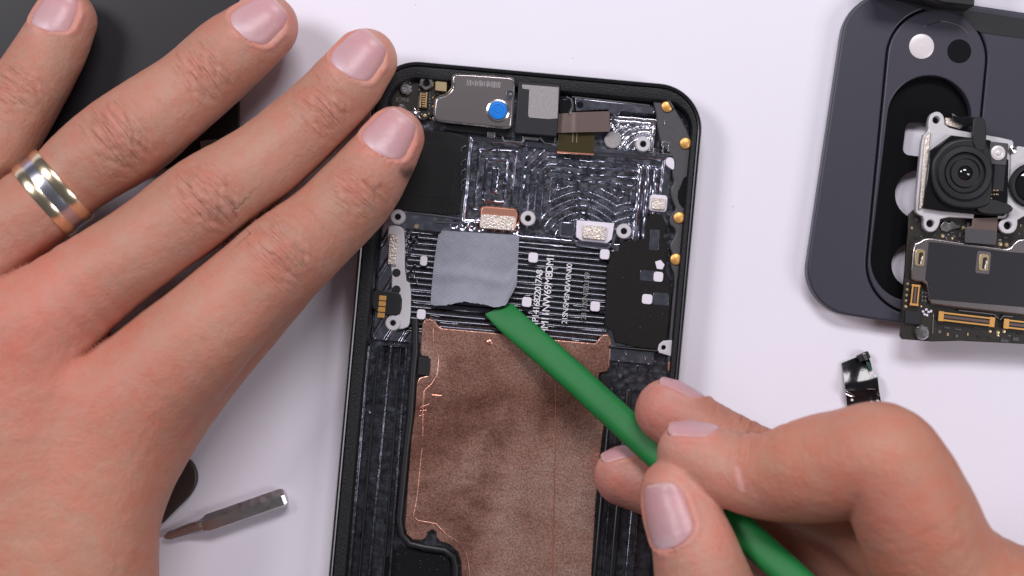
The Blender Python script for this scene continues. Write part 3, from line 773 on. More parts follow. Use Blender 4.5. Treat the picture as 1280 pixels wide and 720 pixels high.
def build_hand(name, label, fingers, palm, lo, hi, h, joints, nails, tints, k_palm=7.0, k_fing=1.0, crease=1.1):
    fl = Field(lo, hi, h)
    FF = fl.full()
    each = [fl.chain(fl.full(), mmchain(c)) for c in fingers]
    for f_ in each: FF = smin(FF, f_, k_fing)
    FP = fl.full()
    for c in palm: FP = smin(FP, fl.chain(fl.full(), mmchain(c), 4), 11.0)
    F = smin(FF, FP, k_palm)
    pal = np.clip((FP+3.0)/2.4, 0, 1)
    for fa, fb in zip(each[:-1], each[1:]):
        F += crease*np.exp(-((fa-fb)/1.1)**2)*np.clip((2.4-np.minimum(fa, fb))/1.6, 0, 1)*pal
    V, Q = surface_nets(F, fl.lo, h)
    N = fl.grad(F, V)
    for _ in range(2): V = V-N*np.clip(fl.sample(F, V), -.3, .3)[:, None]
    disp = np.zeros(len(V)); fold = np.zeros((len(V), 3)); best = np.full(len(V), 1e9)
    tone = np.tile(np.array([.410, .222, .160]), (len(V), 1))
    def blend(w, col):
        nonlocal tone
        tone = tone*(1-w[:, None])+np.array(col)*w[:, None]
    # tints: (px, py, z, radius mm, colour, strength)
    for x, y, z, r, col, st_ in tints:
        d = np.linalg.norm((V-P(x, y, z))*[1, 1, .6 if r > 3 else .12], axis=1); blend(st_*np.exp(-(d/r)**2)*(sm(-.1, .25, N[:, 2]) if r < 3 else 1), col)
    # joints: (px, py, z, axis px dir (x,y,z mm slope), dorsal normal, half width mm, strength, bulge mm)
    for ji, (x, y, z, ax, dn, hw, st_, bulge) in enumerate(joints):
        c = P(x, y, z); a = unit([ax[0], -ax[1], ax[2]]); n_ = np.array(dn, float); n_ = unit(n_-a*(n_@a)); b_ = np.cross(n_, a)
        r = V-c; t = r@a; s = r@b_; w = r@n_
        near = (np.abs(t) < 14) & (np.abs(s) < hw*1.25) & (w > 0)
        side = sm(-.15, .55, w/np.maximum(np.hypot(s, w), 1e-3))
        disp += near*bulge*np.exp(-(t/4.5)**2-(s/(hw*.55))**2)*side
        q = s/hw
        for tl, amp, cv in ((-5.6, .16, .10), (-4.0, .32, .16), (-2.5, .50, .22), (-.9, .22, .10), (.7, .20, -.10), (2.3, .52, -.22), (3.9, .32, -.16), (5.6, .14, -.1)):
            wob = .35*np.sin(s*1.1+tl*2.1+ji)+.18*np.sin(s*2.7+tl*5+ji*2)
            d = t-tl*(1-.30*q*q)-wob
            brk = .78+.22*np.sin(s*.9+tl*1.7+ji*1.3)
            disp -= 1.35*near*st_*amp*np.exp(-(d/.50)**2)*np.exp(-(q/.72)**4)*side*brk
        wm = near*np.exp(-(t/6.0)**2)*np.exp(-(q/.72)**6)*side*min(st_, 1)
        upd = np.abs(t)+np.abs(s)*.2 < best; best = np.where(upd & near, np.abs(t)+np.abs(s)*.2, best)
        upd = upd & near
        fold[upd, 0] = t[upd]+ji*37; fold[upd, 1] = s[upd]; fold[upd, 2] = wm[upd]
        blend(.42*st_*near*np.exp(-(t/4.8)**2-(q/.6)**2)*side, (.545, .225, .175))
    # nails
    nail_data = []
    for (x, y, z, ax, dn, Ln, Wn, fi) in nails:
        Fn = each[fi]
        c = P(x, y, z); a = unit([ax[0], -ax[1], ax[2]]); n_ = np.array(dn, float); n_ = unit(n_-a*(n_@a)); b_ = np.cross(n_, a)
        # radius of the finger here
        ts = np.linspace(0, 14, 113)
        def hit(u_, phi):
            pt = c+a*u_; dr_ = n_*math.cos(phi)+b_*math.sin(phi)
            f = fl.sample(Fn, pt+ts[:, None]*dr_); k_ = np.argmax(f > 0)
            if f[k_] <= 0: return None
            t0 = ts[k_-1]+(ts[k_]-ts[k_-1])*(-f[k_-1])/(f[k_]-f[k_-1]) if k_ > 0 else 0
            return t0
        r0_ = hit(0, 0) or 7.0
        pmax = math.asin(min(.93, Wn/2/r0_))
        nu, nv = 30, 22; R = np.zeros((nu, nv)); pos = np.zeros((nu, nv, 3)); colr = np.zeros((nu, nv, 3))
        for i in range(nu):
            uu = i/(nu-1); last = None
            for j in range(nv):
                vv = -1+2*j/(nv-1); ph_ = pmax*vv*max(nail_shape(uu, Ln), .02)
                u_ = (uu-.5)*Ln
                rr_ = hit(min(u_, Ln*.30), ph_) or r0_
                R[i, j] = rr_
        for i in range(nu):
            uu = i/(nu-1)
            for j in range(nv):
                vv = -1+2*j/(nv-1); ph_ = pmax*vv*max(nail_shape(uu, Ln), .02); u_ = (uu-.5)*Ln
                edge_ = 1.25*max(abs(vv)**4, (1-uu)**12, .8*uu**30)
                drop = .10*max(0, uu-.62)**2/.14*2.2
                rad = R[i, j]+.10-.42*edge_-drop*.0
                slope = -max(0, u_-Ln*.30)*.22
                pos[i, j] = c+a*u_+(n_*math.cos(ph_)+b_*math.sin(ph_))*(rad+slope)
                col = np.array([.53, .315, .335])
                lun = np.exp(-((uu-.0)/.17)**2)*np.exp(-(vv/.7)**2); col = col*(1-.55*lun)+np.array([.70, .56, .64])*.55*lun
                mid = np.exp(-((uu-.72)/.2)**2); col = col*(1-.4*mid)+np.array([.58, .27, .30])*.4*mid
                sd = .35*abs(vv)**3; col = col*(1-sd)+np.array([.55, .26, .25])*sd
                fe = .5*sm(.93, .98, uu); col = col*(1-fe)+np.array([.66, .47, .40])*fe
                colr[i, j] = col
        nail_data.append((pos, colr, Fn))
        r = V-c; u = r@a; ph_v = np.arctan2(r@b_, r@n_); rad = np.hypot(r@b_, r@n_)
        uu = u/Ln+.5; reach = (np.linalg.norm(r, axis=1) < Ln+6) & (fl.sample(Fn, V) < 1.0)
        hwv = nail_shape(np.clip(uu, 0, 1), Ln)*pmax
        # signed distance to the outline, in mm, along the surface
        dlat = (np.abs(ph_v)-hwv)*rad; db = (-uu)*Ln; df = (uu-1)*Ln
        dd = np.maximum(dlat, np.maximum(db, df)); ok = reach & (np.abs(ph_v) < 1.7)
        inside = ok*(1-sm(-.7, .1, dd)); disp -= .62*inside
        foldr = ok*np.exp(-((dd-.75)/.62)**2)*(1-sm(.62, .9, uu)); disp += .34*foldr
        blend(.5*ok*np.exp(-((dd-.4)/1.0)**2), (.60, .32, .27))
        blend(.30*reach*np.exp(-(np.maximum(dd, 0)/3.5)**2), (.60, .29, .25))
    # gentle irregularity of the whole surface
    disp += .22*(vnoise(V[:, 0]+V[:, 2], V[:, 1]-.7*V[:, 2], 7.0, 31)-.5)+.10*(vnoise(V[:, 0]-V[:, 2]*.6, V[:, 1]+V[:, 2], 2.6, 32)-.5)
    Vd = V+N*disp[:, None]
    org = Vd.mean(0); org[2] = 0
    root = mesh_obj(name, Vd-org, Q, M['skin'], None); root.location = org*MM; root['origin'] = list(map(float, org))
    me = root.data; me.polygons.foreach_set('use_smooth', [True]*len(me.polygons))
    at = me.attributes.new('skin_col', 'FLOAT_COLOR', 'POINT'); at.data.foreach_set('color', np.hstack([np.clip(tone, 0, 1), np.ones((len(V), 1))]).astype(np.float32).ravel())
    at = me.attributes.new('fold', 'FLOAT_VECTOR', 'POINT'); at.data.foreach_set('vector', fold.astype(np.float32).ravel())
    tag(root, label, 'hand')
    for pos, colr, Fn in nail_data:
        nu, nv = pos.shape[:2]; cen = pos.mean((0, 1))
        inner = pos-(pos-pos.mean(1, keepdims=True)*.6-cen*.4)*0  # same plate, pushed inward below
        Vn = pos.reshape(-1, 3); nrm = unit(fl.grad(Fn, cen[None])[0]); Vb = Vn-nrm*.45
        I = np.arange(nu*nv).reshape(nu, nv); fq = np.stack([I[:-1, :-1], I[:-1, 1:], I[1:, 1:], I[1:, :-1]], -1).reshape(-1, 4)
        off = nu*nv; fl_ = fq.tolist()+[[q+off for q in f[::-1]] for f in fq.tolist()]
        bd = list(I[0, :])+list(I[1:, -1])+list(I[-1, -2::-1])+list(I[-2:0:-1, 0])
        for i in range(len(bd)):
            a_, b2 = int(bd[i]), int(bd[(i+1) % len(bd)]); fl_.append([b2, a_, a_+off, b2+off])
        # check the orientation of the top face
        p0, p1, p2 = Vn[fq[len(fq)//2][0]], Vn[fq[len(fq)//2][1]], Vn[fq[len(fq)//2][2]]
        if np.cross(p1-p0, p2-p0)@nrm < 0: fl_ = [f[::-1] for f in fl_]
        no = mesh_obj('fingernail', np.vstack([Vn, Vb]), fl_, M['nail'], root, True)
        at = no.data.attributes.new('skin_col', 'FLOAT_COLOR', 'POINT')
        cc = np.vstack([colr.reshape(-1, 3)]*2); at.data.foreach_set('color', np.hstack([cc, np.ones((len(cc), 1))]).astype(np.float32).ravel())
    return root

# left hand, lying flat with straight fingers, thumb tucked beneath
L_index = [(492, 172, 15, 6.8), (470, 204, 16, 8.2), (440, 243, 17.5, 9.3), (400, 283, 19.5, 9.6), (352, 322, 22, 10.7), (295, 375, 24, 10.8), (237, 432, 26, 11.6), (140, 515, 27, 14)]
L_middle = [(456, 76, 14, 7.1), (432, 107, 15, 8.0), (402, 141, 16.5, 8.6), (333, 201, 20, 9.2), (258, 252, 23.5, 10.2), (193, 297, 26, 9.5), (124, 346, 28, 10.1), (30, 420, 29, 13.5)]
L_ring = [(331, 34, 12.5, 7.4), (305, 54, 13.5, 8.3), (281, 73, 14.5, 8.8), (233, 115, 17, 9.0), (162, 168, 21, 10.1), (112, 203, 23, 9.4), (74, 235, 24, 8.7), (10, 288, 26, 10), (-60, 345, 27, 12.5)]
L_pinky = [(82, 26, 11, 7.0), (68, 54, 12, 7.6), (45, 95, 13.5, 8.2), (8, 155, 17, 8.8), (-30, 215, 20, 9), (-90, 300, 24, 11)]
L_thumb = [(385, 314, 11, 7.4), (345, 352, 12, 8.6), (300, 400, 14, 9.2), (236, 468, 18, 10.3), (150, 560, 22, 13)]
L_palm = [[(140, 515, 27, 14), (105, 640, 30, 15.5), (80, 760, 31, 17), (70, 1000, 32, 19)],
          [(226, 440, 23.5, 11.3), (146, 560, 22, 13.2), (106, 650, 25, 13.4), (110, 745, 28, 14.0), (125, 1000, 30, 15)],
          [(30, 420, 29, 13.5), (20, 600, 31, 16), (30, 780, 31, 18), (30, 1000, 32, 20)],
          [(-60, 345, 27, 12.5), (-50, 560, 29, 15), (-25, 760, 30, 17), (-20, 1000, 31, 19)],
          [(-90, 300, 24, 11), (-110, 520, 25, 14), (-70, 760, 28, 15), (-60, 1000, 30, 17)]]
UPN = (0, 0, 1)
d_i, d_m, d_r, d_p = (.70, -.71, -.12), (.73, -.68, -.14), (.78, -.62, -.14), (.55, -.84, -.12)
RED = (.52, .185, .14); PALE = (.53, .31, .24); DIRT = (.05, .035, .03)
L_joints = [(443, 242, 17.5, (.62, -.78, -.12), UPN, 8.6, .75, .25), (352, 318, 22, d_i, UPN, 10.2, .8, .7),
            (402, 139, 16.5, d_m, UPN, 8.2, 1.0, .25), (260, 250, 23.5, d_m, UPN, 9.8, 1.15, .8),
            (254, 95, 15.5, d_r, UPN, 8.6, 1.0, .25), (150, 176, 21, d_r, UPN, 9.8, 1.15, .8),
            (28, 118, 14.5, d_p, UPN, 8.2, .9, .3)]
L_nails = [(483, 169, 15.2, (.60, -.80, -.10), (.05, .02, 1), 10.9, 10.8, 0), (444, 71, 14.2, (.68, -.73, -.10), (0, .03, 1), 11.3, 10.8, 1),
           (324, 30, 12.6, (.72, -.69, -.12), (0, .03, 1), 11.4, 11.0, 2), (73, 21, 11.2, (.42, -.90, -.10), (-.1, 0, 1), 10.2, 9.8, 3)]
L_tints = [(40, 405, 42, 14, RED, .6), (130, 520, 42, 17, RED, .55), (10, 470, 42, 18, (.52, .21, .15), .5), (170, 600, 35, 22, (.46, .22, .15), .6), (100, 660, 45, 26, (.47, .235, .165), .5), (60, 350, 40, 12, (.55, .25, .19), .5),
           (300, 390, 33, 14, (.53, .27, .20), .6), (505, 190, 16, 8, (.60, .30, .26), .5), (490, 80, 16, 7, (.66, .42, .30), .55), (360, 50, 14, 7, (.62, .33, .27), .4),
           (200, 325, 36, 11, PALE, .4), (330, 205, 30, 11, PALE, .35), (215, 120, 27, 11, PALE, .35), (60, 700, 45, 22, (.50, .27, .19), .6),
           (511, 217, 19, 1.3, DIRT, .85), (507, 218, 19, 1.0, DIRT, .75), (514, 213, 18, .9, DIRT, .7), (503, 213, 20, .6, DIRT, .6), (468, 237, 26, .55, DIRT, .6), (471, 234, 26, .5, DIRT, .55), (475, 231, 26, .5, DIRT, .5), (497, 253, 19, .6, DIRT, .5), (482, 266, 20, .5, DIRT, .3), (284, 13, 14, .7, (.25, .09, .06), .7)]
lh = build_hand('hand', 'left hand with gold and silver ring, pressed flat across the phone corner', [L_index, L_middle, L_ring, L_pinky, L_thumb], L_palm,
           (-176, -112, 1), (-12, 72, 56), .55, L_joints, L_nails, L_tints, 5.0, .6, 1.2)

# right hand in a pen grip round the tool
R_index = [(862, 566, 39, 6.7), (893, 578, 41, 7.6), (928, 591, 43, 8.1), (965, 596, 46, 8.9), (1012, 588, 51, 10.5), (1060, 580, 56, 11.0), (1100, 573, 60, 11.0), (1122, 600, 60, 11.4), (1144, 645, 58, 12.2), (1182, 722, 53, 13.4), (1268, 800, 48, 17)]
R_middle = [(834, 514, 27, 6.9), (870, 537, 28.5, 7.4), (938, 577, 32, 8.0), (1010, 612, 36, 9.0), (1090, 650, 40, 10), (1200, 770, 42, 13)]
R_ring = [(781, 595, 15, 6.7), (830, 611, 16, 7.2), (900, 640, 18, 7.8), (980, 690, 22, 8.2), (1090, 770, 30, 10), (1200, 840, 36, 13)]
R_pinky = [(980, 708, 12.5, 6.0), (1030, 740, 13.5, 6.8), (1110, 800, 20, 8), (1200, 880, 30, 12)]
R_thumb = [(842, 614, 40, 6.9), (851, 640, 41, 7.7), (868, 685, 43, 8.7), (884, 745, 44, 10.3), (910, 820, 44, 11.5), (1000, 920, 44, 14), (1150, 940, 44, 17)]
R_palm = [[(1268, 800, 48, 17), (1400, 900, 44, 22), (1500, 980, 44, 23)], [(1150, 940, 44, 17), (1300, 960, 44, 20), (1500, 1020, 44, 22)], [(1200, 850, 40, 15), (1350, 950, 42, 20)]]
R_joints = [(930, 590, 43, (-1, -.25, -.15), (.05, .85, .5), 8.0, .45, .2), (845, 640, 41, (-.2, -1, 0), (-.35, 0, .93), 7.5, 0, 0), (905, 556, 30, (-.85, -.5, 0), (.4, .8, .35), 7.6, .5, .1)]
R_nails = [(862, 564, 39.2, (-1, -.20, -.12), (.06, .97, .22), 10.5, 9.4, 0), (838, 513, 27.2, (-.86, -.5, -.1), (.46, .88, .06), 10.5, 9.2, 1),
           (842, 640, 40.6, (-.17, -1, -.04), (-.50, .02, .86), 13.4, 11.2, 4), (783, 594, 15, (-1, .2, 0), (.02, .97, .12), 9.5, 9, 2), (985, 706, 12.6, (-.8, -.5, 0), (.35, .55, .75), 9, 8, 3)]
R_tints = [(870, 560, 42, 8, (.60, .31, .25), .5), (815, 510, 30, 9, (.56, .25, .22), .6), (770, 600, 16, 9, (.52, .23, .21), .6), (1020, 580, 60, 14, (.54, .24, .17), .6), (1140, 600, 66, 18, (.54, .26, .175), .6), (1100, 630, 66, 9, (.54, .21, .17), .5),
           (1090, 680, 62, 10, (.52, .22, .17), .5), (960, 560, 52, 9, (.55, .30, .2), .5), (900, 660, 50, 9, (.64, .35, .29), .6), (880, 600, 48, 8, (.62, .33, .26), .5), (1230, 700, 62, 20, (.52, .245, .16), .6)]
for i in range(7): R_tints.append((922+i*.9, 588+i*4, 51.5, .55, (.74, .52, .52), .55))
for i in range(5): R_tints.append((934+i*2.4, 600+i*4.5, 51, .45, (.70, .46, .45), .45))
rh = build_hand('hand', 'right hand gripping the green pry tool between thumb and index finger', [R_index, R_middle, R_ring, R_pinky, R_thumb], R_palm,
           (14, -108, 3), (140, -10, 74), .55, R_joints, R_nails, R_tints, 8.0, 1.2, .5)

# ring on the left hand
ring = thing('finger_ring', 'three-band gold and silver ring worn on the left hand', 'ring', P(68, 240, 24))
def band(name, o0, o1, rad, thick, material, bulge=.15, parent=ring):
    c = P(67, 241, 24.2); a = unit(P(112, 203, 23.2)-P(20, 279, 25)); up = np.array([0, 0, 1.]); up = unit(up-a*(up@a)); b = np.cross(a, up)
    prof = []
    for i in range(7):
        t = i/6; prof.append((o0+(o1-o0)*t, rad+thick+bulge*math.sin(t*math.pi)**.6))
    prof += [(o1, rad), (o0, rad)]
    n = 72; V = []; F = []
    for t, r in prof:
        for i in range(n):
            an = 2*math.pi*i/n; V.append(c+a*t+r*(math.cos(an)*b*1.0+math.sin(an)*up))
    m = len(prof)
    for j in range(m):
        for i in range(n):
            k_ = (i+1) % n; j2 = (j+1) % m; F.append((j*n+i, j*n+k_, j2*n+k_, j2*n+i))
    o = mesh_obj(name, V, F, material, parent); shade_auto(o, 40); return o
band('gold_band', -3.4, -1.15, 8.75, .75, M['ringgold']); band('silver_band', -1.15, 1.15, 8.75, .65, M['ringsilver'], .05); band('gold_band', 1.15, 3.4, 8.75, .75, M['ringgold'])

# ------------------------------------------------------------------ black panel beneath the left hand
panel = thing('phone_panel', 'black flat phone panel lying under the left hand fingers', 'phone panel', P(110, 60, 0))
plate('panel_body', [smooth_poly([(-120, -140), (298, -140), (298, 205), (-120, 230)], 0)], .05, 3.2, M['panel'], panel, .3)
plate('panel_label', [rrect(262, 184, 22, 18, 1.5, -8)], 3.2, 3.32, M['silverink'], panel, .03)

# ------------------------------------------------------------------ bit and pick
def bit():
    root = thing('screwdriver_bit', 'small steel hex screwdriver bit with flat blade lying on the table', 'screwdriver bit', P(290, 640, 0))
    a = unit(P(357, 621, 2.3)-P(262, 654, 2.3)); up = np.array([0, 0, 1.]); s = np.cross(a, up)
    def loft(name, secs, n, ph):
        V = []; F = []
        for c, w, h_ in secs:
            for k_ in range(n):
                an = 2*math.pi*k_/n+ph; V.append(np.asarray(c)+s*math.cos(an)*w+up*math.sin(an)*h_)
        for i in range(len(secs)-1):
            for k_ in range(n):
                m = (k_+1) % n; F.append((i*n+k_, i*n+m, (i+1)*n+m, (i+1)*n+k_))
        F.append(tuple(range(n))[::-1]); F.append(tuple((len(secs)-1)*n+k_ for k_ in range(n)))
        o = mesh_obj(name, V, F, M['bit'], root); shade_auto(o, 25); return o
    c0, c1 = P(262, 654, 2.2), P(357, 621, 2.2)
    loft('hex_shank', [(c0-a*2.0, 1.4, 1.35), (c0, 2.25, 2.2), (c1-a*.6, 2.25, 2.2), (c1+a*.1, 1.9, 1.8), (c1+a*.3, 1.2, 1.1)], 6, math.pi/6*1.6)
    t0 = P(205, 672, 1.6)
    loft('blade', [(t0+a*.1, .35, .2), (t0+a*1.2, 1.0, .3), (t0+a*3.0, 1.1, .6), (t0+a*6.0, 1.35, 1.2), (c0-a*2.3, 1.6, 1.4), (c0-a*1.4, 1.5, 1.4)], 12, 0)
    bl = [c for c in [P(352, 619, 4)]]
    lathe('end_nick', 356.5, 620, 2.4, [(.35, 1.9), (.35, 2.7), (.05, 2.8)], M['steel'], root, 8)
bit()
pk = plate('opening_pick', [smooth_poly([(232, 572), (241, 578), (247, 592), (246, 606), (237, 621), (216, 641), (196, 662), (176, 640), (190, 600), (215, 574)], 2)], .05, 2.2, M['pick'], None, .5, bres=2)
tag(pk, 'dark brown rounded opening pick half hidden by the left wrist', 'pick')

# ------------------------------------------------------------------ black flex scrap
flex = thing('flex_cable', 'torn glossy black flex cable scrap lying alone on the white table', 'flex cable', P(1078, 482, 0))
rows = [((1052, 454), (1084, 441), .5), ((1053.5, 462), (1088, 452), .9), ((1055, 472), (1091, 464), 1.4), ((1056, 479), (1097, 470), 2.0), ((1056.5, 486), (1098.5, 484), 2.6), ((1057, 490), (1099, 489), 2.2),
        ((1058, 498), (1100.5, 497), 1.2), ((1059, 506), (1101.5, 505), .9), ((1060.5, 516), (1103, 515), 1.0), ((1062, 526), (1105, 525), 1.0)]
Xf = []; Yf = []; Zf_ = []
for (a, b, z) in rows:
    xs, ys, zs = [], [], []
    for i in range(9):
        t_ = i/8; zz = z+.25*math.sin(t_*5+z); p = P(a[0]*(1-t_)+b[0]*t_, a[1]*(1-t_)+b[1]*t_, zz); xs.append(p[0]); ys.append(p[1]); zs.append(zz)
    Xf.append(xs); Yf.append(ys); Zf_.append(zs)
grid_obj('cable_film', np.array(Xf), np.array(Yf), np.array(Zf_), M['blackgloss'], flex, thick=.22)
box('plug', 1080, 446, 15, 9, .6, 2.2, M['black'], flex, -24, 1, .15)
box('plug_metal', 1081.5, 446, 4, 9, 2.1, 2.6, M['steel'], flex, -24, .5, .1)
plate('green_chip', [[(1083, 452), (1087, 453), (1090, 463), (1086, 464)]], .8, 2.2, M['greenpcb'], flex, .1)
plate('torn_film', [[(1085, 464), (1091, 463), (1093, 468), (1088, 470)]], .8, 1.7, M['whitepad'], flex, .1)
tube('bright_wire', [P(1057, 492, 2.6), P(1063, 495, 2.2), P(1069, 495.5, 2.0), P(1066, 493.5, 2.3), P(1058, 489, 2.9)], .16, M['steel'], flex, 6)

# ------------------------------------------------------------------ back cover on the right
cover = thing('back_cover', 'dark grey phone back cover with oblong camera plateau and lens holes', 'phone cover', P(1180, 190, 0))
A2 = 8.5; c2, s2 = math.cos(math.radians(A2)), math.sin(math.radians(A2))
def G2(u, v): return (1050+u*c2-v*s2, 60+u*s2+v*c2)
def stadium(p0, p1, r, n=22):
    a0 = math.atan2(p1[1]-p0[1], p1[0]-p0[0]); out = []
    for i in range(n+1): a = a0+math.pi/2+math.pi*i/n; out.append((p0[0]+r*math.cos(a), p0[1]+r*math.sin(a)))
    for i in range(n+1): a = a0-math.pi/2+math.pi*i/n; out.append((p1[0]+r*math.cos(a), p1[1]+r*math.sin(a)))
    return out
cov = [G2(*q) for q in rrect(450, 125.5, 900, 407, 58, 0, 12)]
pl_out = stadium((1171, 73), (1146, 330), 61); pl_in = stadium((1162, 147), (1141, 324), 52.5)
gr_out = stadium((1171, 73), (1146, 330), 63)
plate('cover_shell', [cov, gr_out], .1, 4.6, M['cover'], cover, .55, bres=3)
plate('camera_plateau', [pl_out, pl_in], .1, 5.3, M['covershiny'], cover, .3, bres=2)
plate('plateau_gap', [stadium((1171, 73), (1146, 330), 64), stadium((1171, 73), (1146, 330), 60)], .1, 2.2, M['black'], cover, .1)
plate('lens_bed', [stadium((1162, 147), (1141, 324), 53.5), rrect(1147, 174, 33, 42, 8, 7), circ(1150, 243, 31, 32), circ(1143, 331, 28.5, 32)], .5, 2.6, M['recess'], cover, .15)
lathe('flash', 1152, 58, 5.3, [(2.8, 4.8), (2.8, 5.35), (2.4, 5.5), (1.2, 5.42), (.1, 5.55)], M['flash'], cover, 28)
lathe('microphone_hole', 1199, 64, 5.3, [(2.7, 5.0), (2.7, 5.34), (2.5, 5.36), (.1, 5.36)], M['lens'], cover, 28)
arc = [(1153, 34), (1164, 30.5), (1176, 26.5), (1186, 27.5), (1198, 31.5), (1206, 37), (1211, 43)]
tube('scratch', [P(x, y, 5.3) for x, y in arc[:3]], [.05, .12, .12], M['steel'], cover, 5)
tube('scratch', [P(x, y, 5.3) for x, y in arc[2:]], [.12, .06, .06, .05, .04], M['silverink'], cover, 5)
plate('painted_shade_strip', [[G2(60, -70), G2(165, -70), G2(400, -70), G2(400, -48), G2(172, -45), G2(140, -55)]], 4.58, 4.75, M['black'], cover, .05)  # dark shade along the cover's top edge, laid on as a thin black strip
blk = plate('black_block', [[(1092, -60), (1224, -60), (1218, 7), (1180, 4), (1150, -4), (1098, -10)]], 5.4, 14, M['black'], None, .4)
tag(blk, 'black plastic block resting across the top edge of the back cover', 'plastic block')

# ------------------------------------------------------------------ logic board
board = thing('logic_board', 'dark circuit board with metal shield and gold connectors lying on the back cover', 'circuit board', P(1220, 350, 5))
bo = [(1136, 268), (1142, 262), (1300, 272), (1420, 290), (1420, 446), (1280, 430), (1200, 426), (1165, 427), (1128, 424), (1125, 420), (1134, 300), (1135, 290)]
ZB = 7.4
plate('board_plate', [bo], 6.2, ZB, M['board'], board, .15)
sh = [(1142, 304), (1148, 303), (1155, 298), (1163, 297), (1175, 299), (1250, 310), (1262, 311), (1268, 303), (1275, 298), (1300, 299), (1420, 312), (1420, 410), (1280, 394), (1166, 381), (1162, 378), (1160, 366), (1157, 353), (1141, 351), (1138, 346)]
shield = plate('shield', [smooth_poly(sh, 1)], ZB-.1, 9.0, M['module'], board, .3, bres=2)
plate('shield_label', [[(1161, 302), (1180, 304), (1262, 315), (1277, 316), (1420, 330), (1420, 396), (1280, 384), (1163, 374), (1160, 352), (1157, 350)], rrect(1229.5, 328, 18, 28, 3, 6)], 8.98, 9.16, M['labelblack'], board, .04)
for x, y in ((1150, 322), (1230, 328)):
    pt = box('shield_port', x, y, 12, 21, 9.0, 9.25, M['palegold'], board, 6, 3, .08)
    box('port_slot', x+1, y+1, 5.5, 15, 9.2, 9.32, M['board'], pt, 6, 2, .03)
    box('port_spring', x+2.3, y+3, 2, 11, 9.3, 9.4, M['foil'], pt, 14, .8, .03)
def conn(cx, cy, w, h, deg):
    c = box('gold_connector', cx, cy, w, h, ZB-.1, 8.5, M['board'], board, deg, 1, .1)
    vert = h > w; L_ = max(w, h); a = math.radians(deg)
    for s in (-1, 1):
        off = s*min(w, h)*.36
        ox, oy = (off*math.cos(a), off*math.sin(a)) if vert else (-off*math.sin(a), off*math.cos(a))
        box('connector_bar', cx+ox, cy+oy, (1.9 if vert else L_*.97), (L_*.97 if vert else 2.2), 8.45, 8.75, M['gold'], c, deg, .4, .05)
        ex, ey = (-math.sin(a), math.cos(a)) if vert else (math.cos(a), math.sin(a))
        box('connector_end', cx+s*ex*L_*.44, cy+s*ey*L_*.44, (w if vert else L_*.09), (L_*.11 if vert else h), 8.45, 8.8, M['gold'], c, deg, .6, .06)
    box('connector_core', cx, cy, (w*.25 if vert else L_*.8), (L_*.75 if vert else h*.25), 8.45, 8.6, M['brown'], c, deg, .3, .04)
conn(1144, 369, 11, 27, 6); conn(1208.5, 399, 73, 12.5, 6.6); conn(1291, 408.5, 75, 12.5, 6.6)
lathe('standoff', 1153, 415.5, 8.6, [(1.65, ZB-.1), (1.65, 8.4), (1.4, 8.7), (.1, 8.75)], M['steel'], board, 22)
box('chip', 1141, 397, 19, 16, ZB-.1, 8.3, M['labelblack'], board, 5, 1, .1)
for x, y, r in [(1134.5-.7*i, 355+7*i, .32) for i in range(5)]+[(1162, 377, .2), (1151, 383, .2), (1237, 414, .35), (1247, 415.5, .4), (1254.5, 414, .4), (1247, 419, .3), (1250, 305, .45), (1258, 306, .45), (1178, 295, .4), (1204, 285, .4), (1190, 298, .25)]:
    lathe('gold_pin', x, y, ZB, [(r, ZB-.05), (r, ZB+.18), (.02, ZB+.22)], M['palegold'], board, 10)
for i in range(6): box('solder_dot', 1153+(i % 2)*4.2, 366+(i//2)*5+(i % 2)*.4, 2.6, 3, ZB-.05, ZB+.3, M['steel'], board, 6, .3, .05)
for i, (x, y) in enumerate([(1158, 387), (1161, 390), (1156, 393), (1154, 389.5), (1159, 394), (1164, 389)]): box('solder_dot', x, y, 3, 2.6, ZB-.05, ZB+.3, M['whitepad'], board, 20*i, .3, .05)
box('board_strip', 1166.5, 405, 1.6, 26, ZB-.05, ZB+.25, M['module'], board, 4, .3, .05)
plate('board_clip', [[(1175, 283), (1181, 276), (1186, 279), (1190, 276), (1196, 281), (1201, 282), (1200, 285), (1190, 287), (1184, 290), (1177, 288)]], ZB-.05, 8.0, M['steel'], board, .1)
for x, y, w, h in ((1200, 294, 3, 6), (1206, 296, 4, 3), (1257, 297, 5, 3), (1211, 281, 4, 6), (1190, 291, 4, 2), (1198, 412, 9, 2), (1184, 410, 7, 2), (1222, 410, 9, 1.5), (1270, 424, 8, 5), (1256, 426, 10, 4)): box('chip', x, y, w, h, ZB-.05, ZB+.3, M['greyplate'], board, 6, .3, .05)
tube('board_trace', [P(1198, 388, 8), P(1226, 391, 8), P(1242, 393, 8), P(1248, 398, 8)], .22, M['module'], board, 6)
tube('board_trace', [P(1250, 400, 8), P(1254, 395, 8), P(1266, 396, 8)], .22, M['module'], board, 6)

